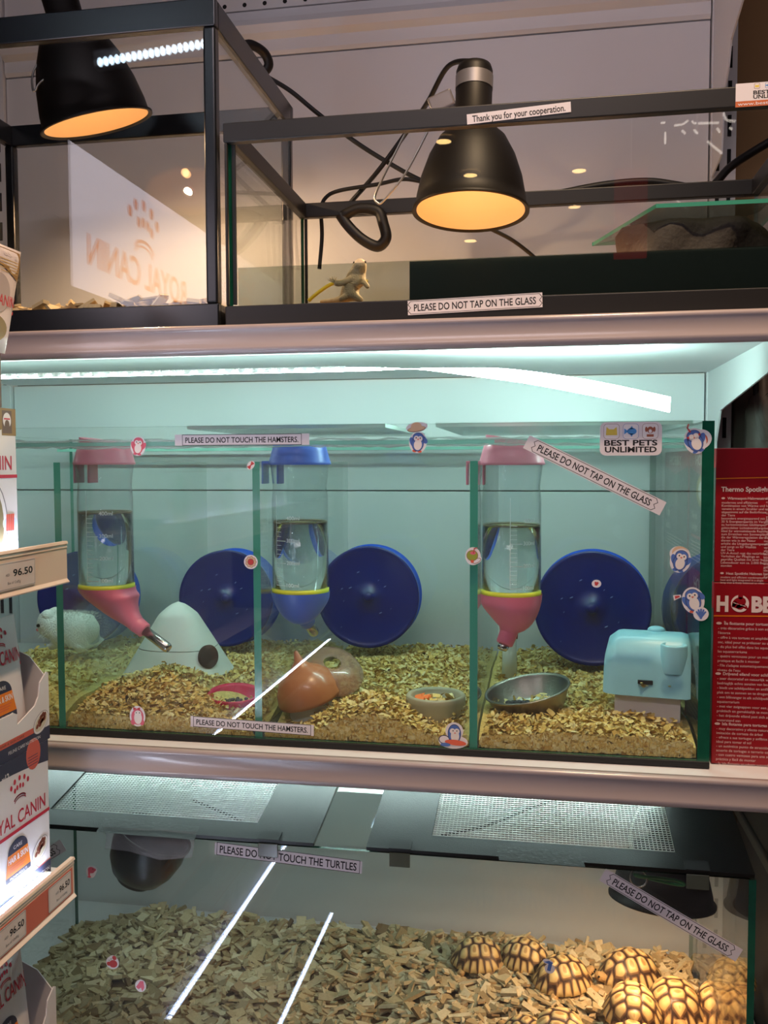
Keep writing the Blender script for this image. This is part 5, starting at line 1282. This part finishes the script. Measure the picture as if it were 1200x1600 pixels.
for i, zt in enumerate(RAILS):
    t = thing('stand_shelf', RNAME[i]+' white shelf of the cat food stand with price rail and LED strip', 'shelf', (-.65, -.65, zt-.02), 'shelves of the cat food stand')
    MB().box((-.794, SY0, zt-.024), (-.532, SY1-.003, zt-.0125), PEG).build('shelf_board', t, bevel=.001)
    pr = [(-.5285, zt), (-.5235, zt), (-.5225, zt-.003), (-.5245, zt-.004), (-.5235, zt-.007), (-.5245, zt-.0085), (-.5245, zt-.042), (-.5215, zt-.0455), (-.5225, zt-.047), (-.5285, zt-.0465)]
    MB().prism([(p[0], p[1]) for p in pr], (0, SY0, 0), (1, 0, 0), (0, 0, 1), (0, SY1-SY0, 0), RAILM).build('price_rail', t, bevel=.0004)
    if i: MB().box((-.5243, SY0, zt-.0405), (-.5239, SY1-.004, zt-.0105), RAILR).build('rail_paper', t)
    MB().box((-.542, SY0, zt-.0122), (-.5292, SY1-.03, zt-.0045), STRIPM).build('strip_tape', t)
    lb = MB().add([(-.5415, SY0, zt-.004), (-.5296, SY0, zt-.004), (-.5296, SY1-.035, zt-.004), (-.5415, SY1-.035, zt-.004)], [(0, 1, 2, 3)], SLED)
    lb.build('light_band', t)
    b = MB()
    y = SY1-.04
    while y > SY0: b.box((-.5375, y-.002, zt-.004), (-.5325, y+.002, zt-.0028), SLED2); y -= .0095
    o = b.build('led_chip', t); o['kind'] = 'stuff'

def price_tag(y0, y1, za, zb, label, faint=False):
    t = thing('price_tag', label, 'price tag', (-.5235, (y0+y1)/2, za), 'price tags on the cat food stand')
    P = Print((-.5236, y0, za), (0, 1, 0), (0, 0, 1), .001); W = (y1-y0)*1000; H = (zb-za)*1000
    P.rrect(0, 0, W, H, 2.2, TAGP, k=1); P.line([(1.5, 1.2), (W-1.5, 1.2), (W-1.2, H-1.5), (1.5, H-1.2), (1.5, 1.2)], .35, GREY, k=1.6)
    P.text('AED', W*.30, H*.50, 2.6, GREY, k=1.6); P.text('96.50', W*.47, H*.46, 7.2, INK, k=1.6, bold=.02, w=W*.46); P.text('Box of 12x85g', W*.34, H*.20, 2.8, GREY, k=1.6)
    P.build('tag', t)
price_tag(-.262, -.186, 1.3245, 1.3525, 'price tag reading 96.50 on the upper rail')
price_tag(-.176, -.1285, .9640, .9910, 'price tag reading 96.50 at the end of the second rail')
price_tag(-.274, -.219, .9640, .9910, 'price tag reading 96.50 second from the end of the second rail')

def crown(P, cx, cy, k, m):
    """crown mark: two rows of dots over an arc"""
    for i in range(5): q = math.radians(150-i*30); P.ell(cx+20*k*math.cos(q)*1.05, cy+15*k*math.sin(q)+9*k, 2.5*k, 3.4*k, m, k=1.6)
    for i in range(4): q = math.radians(140-i*27); P.ell(cx+13*k*math.cos(q)*1.05, cy+9*k*math.sin(q)+5*k, 2.2*k, 3.2*k, m, k=1.6)
    pts = [(cx+12.5*k*math.cos(math.radians(a)), cy-3*k+6*k*math.sin(math.radians(a))) for a in range(20, 165, 12)]
    P.line(pts, 1.9*k, m, k=1.6); pts = [(a+.6*k, b_-3*k) for a, b_ in pts]; P.line(pts, 1.2*k, m, k=1.6)
MEAT = mat('print_meat', (128, 62, 44), .6); CREAM = mat('print_cream', (206, 196, 176), .5); CATG = mat('print_cat', (120, 112, 112), .6); CATD = mat('print_cat_dark', (70, 64, 66), .6)
def care_badge(P, cx, cy, k):
    """rounded badge: dark cap, orange body, dark foot"""
    P.poly([(cx-20*k, cy+8*k)]+[(cx+20*k*math.cos(math.radians(a)), cy+8*k+15*k*math.sin(math.radians(a))) for a in range(180, -1, -15)], NAVY, k=1.6)
    P.poly([(cx-20*k, cy+8*k), (cx-25*k, cy-16*k), (cx+25*k, cy-16*k), (cx+20*k, cy+8*k)], ORANGE, k=1.6); P.poly([(cx-25*k, cy-16*k), (cx-25*k, cy-22*k), (cx+25*k, cy-22*k), (cx+25*k, cy-16*k)], NAVY, k=1.6)
    P.text('CARE', cx, cy+12*k, 4.4*k, CARD, align='c', k=2, w=17*k); P.text('HAIR & SKIN', cx, cy-2*k, 7*k, CARD, align='c', k=2, bold=.02, w=39*k)
    for i in range(3): P.rect(cx-18*k, cy-(6.4+i*2.8)*k, cx+(16-3*i)*k, cy-(5.5+i*2.8)*k, SALMON, k=2)
    P.text('PROVEN RESULTS', cx, cy-20.6*k, 3*k, CARD, align='c', k=2, w=34*k)
    P.text('90', cx-2*k, cy-36*k, 10*k, NAVY, k=1.6, w=15*k); P.text('%', cx+15*k, cy-31*k, 5*k, ORANGE, k=1.6)
    for i in range(5): P.rect(cx-14*k, cy-(40+i*2.8)*k, cx+(16-4*(i % 2))*k, cy-(39.2+i*2.8)*k, GREY, k=1.6)
def meat(P, cx, cy, k):
    P.ell(cx, cy-3*k, 17*k, 11*k, GREY, .45, k=1.7); P.ell(cx, cy-3*k, 16.4*k, 10.4*k, CARD, .45, k=1.9); P.ell(cx, cy-3*k, 14*k, 8*k, CREAM, .45, k=2.1)
    for dx, dy in ((-8, -6), (-4, -1), (0, 3), (4, 5), (-2, -5), (3, -1), (8, 4), (7, 0), (1, -2)): P.ell(cx+dx*k, cy+dy*k, 3.4*k, 2.4*k, MEAT, .7, k=2.4)
BXF = -.543
def rc_box(yr, zb, label, group, h=.1575, w=.21, dp=.12, style='care'):
    t = thing('cat_food_box', label, 'cat food box', (BXF-dp/2, yr-w/2, zb), group)
    MB().box((BXF-dp, yr-w, zb), (BXF, yr, zb+h), CARD).build('carton', t, bevel=.001)
    P = Print((BXF, yr-w, zb), (0, 1, 0), (0, 0, 1), .001); W, H = w*1000, h*1000
    if style == 'care':
        P.rect(0, 0, W, 17, NAVY, k=.6); P.text('FELINE CARE NUTRITION', W*.66, 6, 4.2, CARD, w=68, k=1.5); P.line([(0, 17.5), (W*.84, 17.5), (W*.86, 22), (W*.88, 17.5), (W, 17.5)], 1, SALMON, k=1.2)
        P.poly([(0, H), (0, H*.80)]+[(W*i/12, H*(.80+.07*math.sin(PI*i/12)+.045*i/12)) for i in range(13)]+[(W, H)], NAVY, k=.6)
        P.poly([(W*.86+14*math.cos(math.radians(a)), H*.955+17*math.sin(math.radians(a))) for a in range(0, 361, 20)][:-1] , SALMON, k=.9)
        for i in range(4): P.rect(W*.81, H*(.94-i*.02), W*.9, H*(.945-i*.02), NAVY, k=1.2)
        P.text('x12', W*.58, H*.87, 8, CARD, k=1.2, w=13, bold=.02); P.text('85 g pouches', W*.56, H*.83, 3.4, CARD, k=1.2, w=36)
        crown(P, W*.73, H*.71, .85, RED); P.text('ROYAL CANIN', W*.96, H*.53, 15, RED, w=112, align='r', k=1.5, bold=.01); P.rect(0, H*.475, W, H*.50, RED, k=1.2)
        care_badge(P, W*.70, H*.30, .92); meat(P, W*.90, H*.26, 1.0)
        P.ell(W*.40, H*.18, 13, 22, CATG, k=1.6); P.ell(W*.41, H*.34, 9, 8, CATD, k=1.9); P.poly([(W*.37, H*.37), (W*.385, H*.43), (W*.405, H*.385)], CATD, k=1.9); P.poly([(W*.42, H*.385), (W*.44, H*.43), (W*.452, H*.37)], CATD, k=1.9)
    else:
        P.poly([(0, H), (0, H*.72), (W*.72, H*.78), (W*.88, H*.86), (W*.88, H*.82), (W, H*.82), (W, H)], GOLD, k=.6)
        P.text('12', W*.80, H*.91, 9, CARD, k=1.2, w=11); P.rect(W*.885, H*.835, W*.965, H*.985, BROWNP, k=.9); P.ell(W*.925, H*.92, 7, 8, CARD, k=1.1); P.rect(W*.90, H*.925, W*.95, H*.935, RED, k=1.3); P.ell(W*.925, H*.885, 4.4, 6, BROWNP, k=1.4)
        crown(P, W*.60, H*.74, .8, RED)
        P.text('ROYAL CANIN', W*.955, H*.595, 15, RED, w=120, align='r', k=1.5, bold=.01); P.rect(0, H*.54, W, H*.562, RED, k=1.2)
        P.ell(W*.74, H*.24, 36, 50, GREY, k=1.2); P.ell(W*.74, H*.24, 34.5, 48.5, CARD, k=1.4); P.ell(W*.73, H*.24, 31, 45, mat('print_olive', (132, 118, 84), .5), k=1.6)
        P.ell(W*.93, H*.24, 13, 10, CARD, k=1.9); P.ell(W*.93, H*.235, 12, 8, mat('plate_blue', (190, 206, 232), .5), k=2.1)
        for i in range(4): P.line([(W*.90+i*3.6, H*.20), (W*.905+i*3.6, H*.29)], 3.4, SALMON, k=2.4)
        P.text('Adapted', W*.88, H*.10, 5, GREY, k=1.6, shear=.2); P.text('to cats', W*.89, H*.05, 4.4, GREY, k=1.6, shear=.2)
    P.build('front_print', t)
    P = Print((BXF, yr, zb), (-1, 0, 0), (0, 0, 1), .001); P.rect(0, 0, dp*1000, 17, NAVY, k=.6); P.rect(0, H*.86, dp*1000, H, NAVY if style == 'care' else GOLD, k=.6); P.build('end_print', t)
    return t
def rc_tray(yr, zb, label, group, w=.21, dp=.12, hl=.03):
    """opened carton: low dipping front, high tab at the end"""
    t = thing('display_tray', label, 'display box', (BXF-dp/2, yr-w/2, zb), group)
    h = .074
    fr = [(0, 0), (w, 0), (w, h), (w-.004, h+.002), (w-.017, h-.007), (w-.021, h-.022), (w-.028, h-.03), (w-.062, hl+.003), (w-.062, hl+.014), (w-.068, hl+.017), (w*.3, hl+.017), (w*.1, h-.01), (0, h)]
    b = MB(); b.prism(fr, (BXF-.0015, yr-w, zb), (0, 1, 0), (0, 0, 1), (.0015, 0, 0), CARD)
    b.build('front_panel', t)
    b = MB(); b.box((BXF-dp, yr-w, zb), (BXF-.0016, yr, zb+.0012), CARD); b.box((BXF-dp, yr-w, zb), (BXF-dp+.0012, yr, zb+h+.05), CARD)
    for y in (yr-w, yr-.0013): b.prism([(BXF-dp, zb), (BXF-.0016, zb), (BXF-.0016, zb+h-.006), (BXF-.022, zb+h+.018), (BXF-dp, zb+h+.06)], (0, y, 0), (1, 0, 0), (0, 0, 1), (0, .0013, 0), CARD)
    b.build('carton', t)
    P = Print((BXF, yr-w, zb), (0, 1, 0), (0, 0, 1), .001); W = w*1000
    P.rect(0, 0, W, 15, NAVY, k=.6); P.rect(0, 15, W*.86, 21, SALMON, k=.6); P.text('FELINE CARE NUTRITION', W*.62, 6, 3.6, CARD, w=60, k=1.2); meat(P, W*.915, 26, .95)
    P.text('HAIR & SKIN CARE', W*.55, 16.6, 2.8, BROWNP, w=44, k=1.2)
    P.build('front_print', t)
    return t
POUCHM = mat('pouch_foil', (222, 212, 216), .3, spec=.6)
def rc_pouch(yr, zb, label, group, w=.095, h=.135, x=BXF-.012, lean=.10, gold=False, taper=0.0, skew=0.0):
    t = thing('cat_food_pouch', label, 'cat food pouch', (x, yr-w/2, zb), group)
    def off(u, v):   # gentle pillow
        return .007*max(0, 1-abs(2*u-1)**7)*max(0, 1-abs(1.03*(2*v-1))**9)
    NU, NV = 18, 22
    for_side = []
    def pt(u, v, sgn):
        uu = (u-.5)*(1-taper*(1-v)); yy = yr-w/2+uu*w+skew*(v-.5)*h; zz = zb+v*h*math.cos(lean)
        r = .08
        return (x-lean*v*h+sgn*off(u, v)+.0002*sgn, yy, zz)
    G1 = [[pt(i/NU, j/NV, 1) for i in range(NU+1)] for j in range(NV+1)]; G2 = [[pt(i/NU, j/NV, -1) for i in range(NU+1)][::-1] for j in range(NV+1)]
    MB().grid(G1, POUCHM).grid(G2, POUCHM).build('pouch', t)
    class PP(Print):
        def p3(s_, a, b_, k):
            u, v = min(max(a/100, 0), 1), min(max(b_/142, 0), 1); p = np.array(pt(u, v, 1)); return p+np.array((.0005+s_.lay*k, 0, 0))
    P = PP((0, 0, 0), (0, 1, 0), (0, 0, 1), .001)
    def sub(pts, n=6):
        out = []
        for (a, b_), (c_, d_) in zip(pts, pts[1:]+pts[:1]):
            for q in range(n): out.append((a+(c_-a)*q/n, b_+(d_-b_)*q/n))
        return out
    if gold:
        P.poly(sub([(4, 138), (4, 118), (60, 112), (94, 96), (96, 138)]), GOLD, k=1.2); P.text('85 g', 62, 128, 7, CARD, k=2, w=26)
        for i in range(5): P.rect(46+i*3, 121-i*4, 90, 122.2-i*4, mat('gold_line', (190, 160, 100), .5), k=2)
        P.ell(44, 92, 16, 20, mat('cat_shade', (176, 166, 170), .6), .4, k=1.4); P.ell(60, 76, 20, 26, mat('cat_shade', (176, 166, 170), .6), .2, k=1.4)
        P.text('ROYAL CANIN', 92, 60, 15, RED, w=84, align='r', k=2, bold=.01); P.rect(2, 52, 97, 56, RED, k=2); P.ell(50, 28, 34, 20, mat('print_olive', (132, 118, 84), .5), k=1.6)
    else:
        crown(P, 55, 114, .75, RED); P.text('ROYAL CANIN', 92, 92, 16, RED, w=86, align='r', k=2, bold=.012); P.rect(2, 84, 98, 88, RED, k=2)
        care_badge(P, 48, 54, .95); meat(P, 84, 20, .8)
    P.build('front_print', t)
    return t
G_ = 'cat food boxes on the stand'
ORD = ['at the tank end', 'second from the tank end', 'third from the tank end']
for k in range(3):
    y = -k*.214
    rc_box(-.184+y, RAILS[0]-.0122, 'white and brown cat food box on the upper shelf, '+ORD[k], G_, style='plain', h=.1555)
    rc_box(-.137+y, RAILS[1]-.0122, 'cat food box with orange badge on the second shelf, '+ORD[k], G_, h=.1525)
    rc_box(-.137+y, RAILS[2]-.0122, 'cat food box with orange badge on the third shelf, '+ORD[k], G_, h=.1525)
za = RAILS[1]-.0122+.1527
rc_tray(-.1325, za, 'opened cat food tray box above the LED lit box on the second shelf', 'opened cat food trays')
zc = RAILS[2]-.0122+.1527
rc_tray(-.1325, zc, 'opened cat food tray box on the third shelf at the bottom edge', 'opened cat food trays')
rc_pouch(-.150, za+.008, 'cat food pouch with CARE badge, nearest the tank in the second shelf tray', 'cat food pouches', x=BXF-.016)
rc_pouch(-.250, za+.008, 'cat food pouch with CARE badge, farther left in the second shelf tray', 'cat food pouches', x=BXF-.018)
rc_pouch(-.156, zc+.008, 'cat food pouch in the third shelf tray, at the bottom edge', 'cat food pouches', x=BXF-.016)
zd = RAILS[0]-.0122+.1557
t = thing('display_tray', 'brown pouch carton on top of the white and brown box', 'display box', (BXF-.06, -.3, zd), 'opened cat food trays')
b = MB(); b.box((BXF-.10, -.40, zd), (BXF+.001, -.2085, zd+.055), BROWNP); b.build('carton', t, bevel=.001)
rc_pouch(-.172, zd+.056, 'cat food pouch marked 85 g leaning out at the left edge', 'cat food pouches', gold=True, x=BXF-.004, h=.112, w=.10, lean=.02, taper=.12, skew=.28)

# lit sign board of the stand, rising behind the goods
HX = float(at(105, 300, y=.45)[0]); hz0 = float(at(102, 445, y=.45)[2]); hz1 = float(at(105, 215, y=.45)[2])
SIGN = emis('sign_lit', (232, 222, 236), SIGN_POWER); SIGNR = emis('sign_letters', (236, 110, 60), SIGN_POWER*.75)
t = thing('sign_board', 'lit white sign board reading ROYAL CANIN, seen mirrored in the tall tank glass', 'sign', (HX, -.85, hz0))
MB().box((HX-.02, -1.14, hz0), (HX-.0005, -.45, hz1), PEG).build('board', t)
P = Print((HX-.0004, -1.14, hz0), (0, 1, 0), (0, 0, 1), .001); W, H = 690, (hz1-hz0)*1000
P.rect(0, 0, W, H, SIGN, k=.2)
yN = -float(at(133, 400, x=HX)[1]); yR = -float(at(288, 440, x=HX)[1])
hN = (at(141, 362, y=.5)[2]-at(141, 414, y=.5)[2])*1000
tb = (float(at(141, 414, x=HX)[2])-hz0)*1000
P.text('ROYAL CANIN', (yN+1.14)*1000, tb, hN, SIGNR, w=(yN-yR)*1000, align='r', k=1.2, bold=.015)
yC = -float(at(222, 360, x=HX)[1]); P_k = 3.6
crown(P, (yC+1.14)*1000, (float(at(222, 385, x=HX)[2])-hz0)*1000, P_k, SIGNR)
P.build('lettering', t)
for y in (-1.1, -.5): MB().box((HX-.018, y-.008, 1.2), (HX-.004, y+.008, hz0+.01), PEG).build('post', t)

# ================================================================== lamps of the shop that show in the glass
BAT = emis('batten_tube', (214, 236, 255), 30)
p1, p2 = at(150, 96, y=2.0), at(330, 64, y=2.0)
p1 = np.array((p1[0], -2.0, p1[2])); p2 = np.array((p2[0], -2.0, p2[2]+.0))
t = thing('ceiling_batten', 'white linear lamp under the shop ceiling, mirrored in the tall tank glass', 'ceiling lamp', (p1+p2)/2)
MB().obox((p1+p2)/2+np.array((0, -.03, .02)), (p2-p1)/2*1.1, (0, .02, 0), (0, 0, .03), PEG).build('housing', t, bevel=.004)
b = MB()
n = 20
for i in range(n):
    c = p1+(p2-p1)*(i+.5)/n; b.ball(c, .012, BAT, n=6, sq=(.8, .8, 1.3))
tag(b.build('led_array', t), kind='stuff')
for i, (px, py) in enumerate(((693, 219), (735, 272), (905, 265), (735, 375))):
    r = at(px, py, y=1.0)-CAM; tq = (2.985-CAM[2])/r[2]; q = CAM+r*tq; q = np.array((q[0], -q[1], 2.985))
    if q[1] < -4.5: q = at(px, py, y=4.4); q = np.array((q[0], -4.4, q[2]))
    t = thing('downlight', 'warm recessed downlight in the shop ceiling, mirrored in the long tank glass', 'ceiling lamp', q, 'warm downlights')
    MB().lathe([(.0001, 0), (.034, 0), (.036, .004)], q, emis('downlight_warm', (255, 206, 130), 22), n=20, ax=(0, 0, -1)).lathe([(.036, .004), (.05, .004), (.05, -.01)], q, PEG, n=24, ax=(0, 0, -1)).build('lamp', t)
q = at(987, 262, y=1.9); q2 = at(1010, 400, y=1.9)
t = MB().box((q[0]-.05, -1.92, q2[2]), (q[0]+.05, -1.90, q[2]), emis('red_sign', (190, 22, 34), .8)).build('hanging_sign'); tag(t, 'lit red hanging sign in the aisle, mirrored in the long tank glass', 'sign')
MB().tube([(q[0], -1.91, q[2]), (q[0], -1.91, 2.999)], .002, WIRE).build('wire', t)

# ================================================================== right hand edge
DKB = mat('shadow_black', (20, 18, 18), .6)
t = thing('shadow_filler', 'plain black crate in the shade right of the tortoise tank', 'darkener', (.45, .3, 0))
MB().box((.325, .02, .001), (.62, .52, 1.0), DKB).build('darkener', t, bevel=.006)  # added dark box, takes the place of shade over the tan wall
MB().box((.32, .01, .86), (.625, .53, .88), mat('shadow_rim', (60, 54, 50), .5)).build('rim', t, bevel=.004)
t = thing('shadow_filler', 'dark brown cabinet added for the shade beyond the red boxes', 'backdrop', (.6, .59, 0))
t.name = 'shadow_backdrop'
MB().box((.3125, .54, .001), (.9, .64, 1.62), mat('shadow_brown', (66, 52, 42), .6, vary=.2)).build('backdrop', t, bevel=.004)  # added dark sheet that gives the wall its shade by colour
bp = at(1158, 690, y=.52)
t = thing('spray_bottle', 'frosted spray bottle in the shade above the red boxes', 'bottle', (bp[0], .52, 1.35))
MB().lathe([(.0001, 0), (.026, 0), (.027, .01), (.027, bp[2]+.05-1.33), (.020, bp[2]+.07-1.33), (.009, bp[2]+.085-1.33), (.009, bp[2]+.12-1.33), (.0001, bp[2]+.12-1.33)], (bp[0]+.03, .505, 1.33), mat('frosted', (112, 100, 92), .5, alpha=.6), n=28).build('bottle', t)
cord('black cord hanging in loops at the right edge above the red boxes', [at(1180, 585, y=.50), at(1182, 620, y=.50), at(1186, 655, y=.5), at(1195, 690, y=.5)], .005, group='cords at the right edge')
cord('black cord ring hanging at the right edge', [at(1205, 615, y=.49), at(1192, 625, y=.49), at(1188, 645, y=.49), at(1196, 662, y=.49), at(1210, 668, y=.49)], .004, group='cords at the right edge')

# pendant of thin bent tubes in the shop, mirrored high in the long tank glass
t = thing('pendant_lamp', 'pendant lamp of thin white bent tubes in the aisle, mirrored in the long tank glass', 'ceiling lamp', (.45, -2.1, 2.6))
NE = emis('tube_white', (255, 240, 225), 7); b = MB()
def vq(px, py): q = at(px, py, y=2.1); return np.array((q[0], -2.1, q[2]))
for L_ in (((1033, 190), (1040, 190)), ((1054, 194), (1066, 193), (1076, 187)), ((1082, 187), (1085, 191), (1124, 190)), ((1131, 175), (1136, 186), (1150, 188)), ((1066, 202), (1072, 207)), ((1085, 201), (1091, 207)), ((1121, 198), (1126, 205)), ((1141, 197), (1145, 201)), ((1106, 219), (1129, 238)), ((1040, 205), (1040, 223))):
    b.tube([vq(*p) for p in L_], .0035, NE, n=6)
b.build('tubes', t)
b = MB(); q = vq(1090, 200); b.tube([q, np.array((q[0], -2.1, 2.998))], .004, WIRE)
for p in ((1036, 190), (1131, 176), (1106, 219), (1054, 194)): b.tube([vq(*p), np.array((q[0], -2.1, vq(1090, 150)[2]))], .0012, WIRE)
b.build('hanger', t)
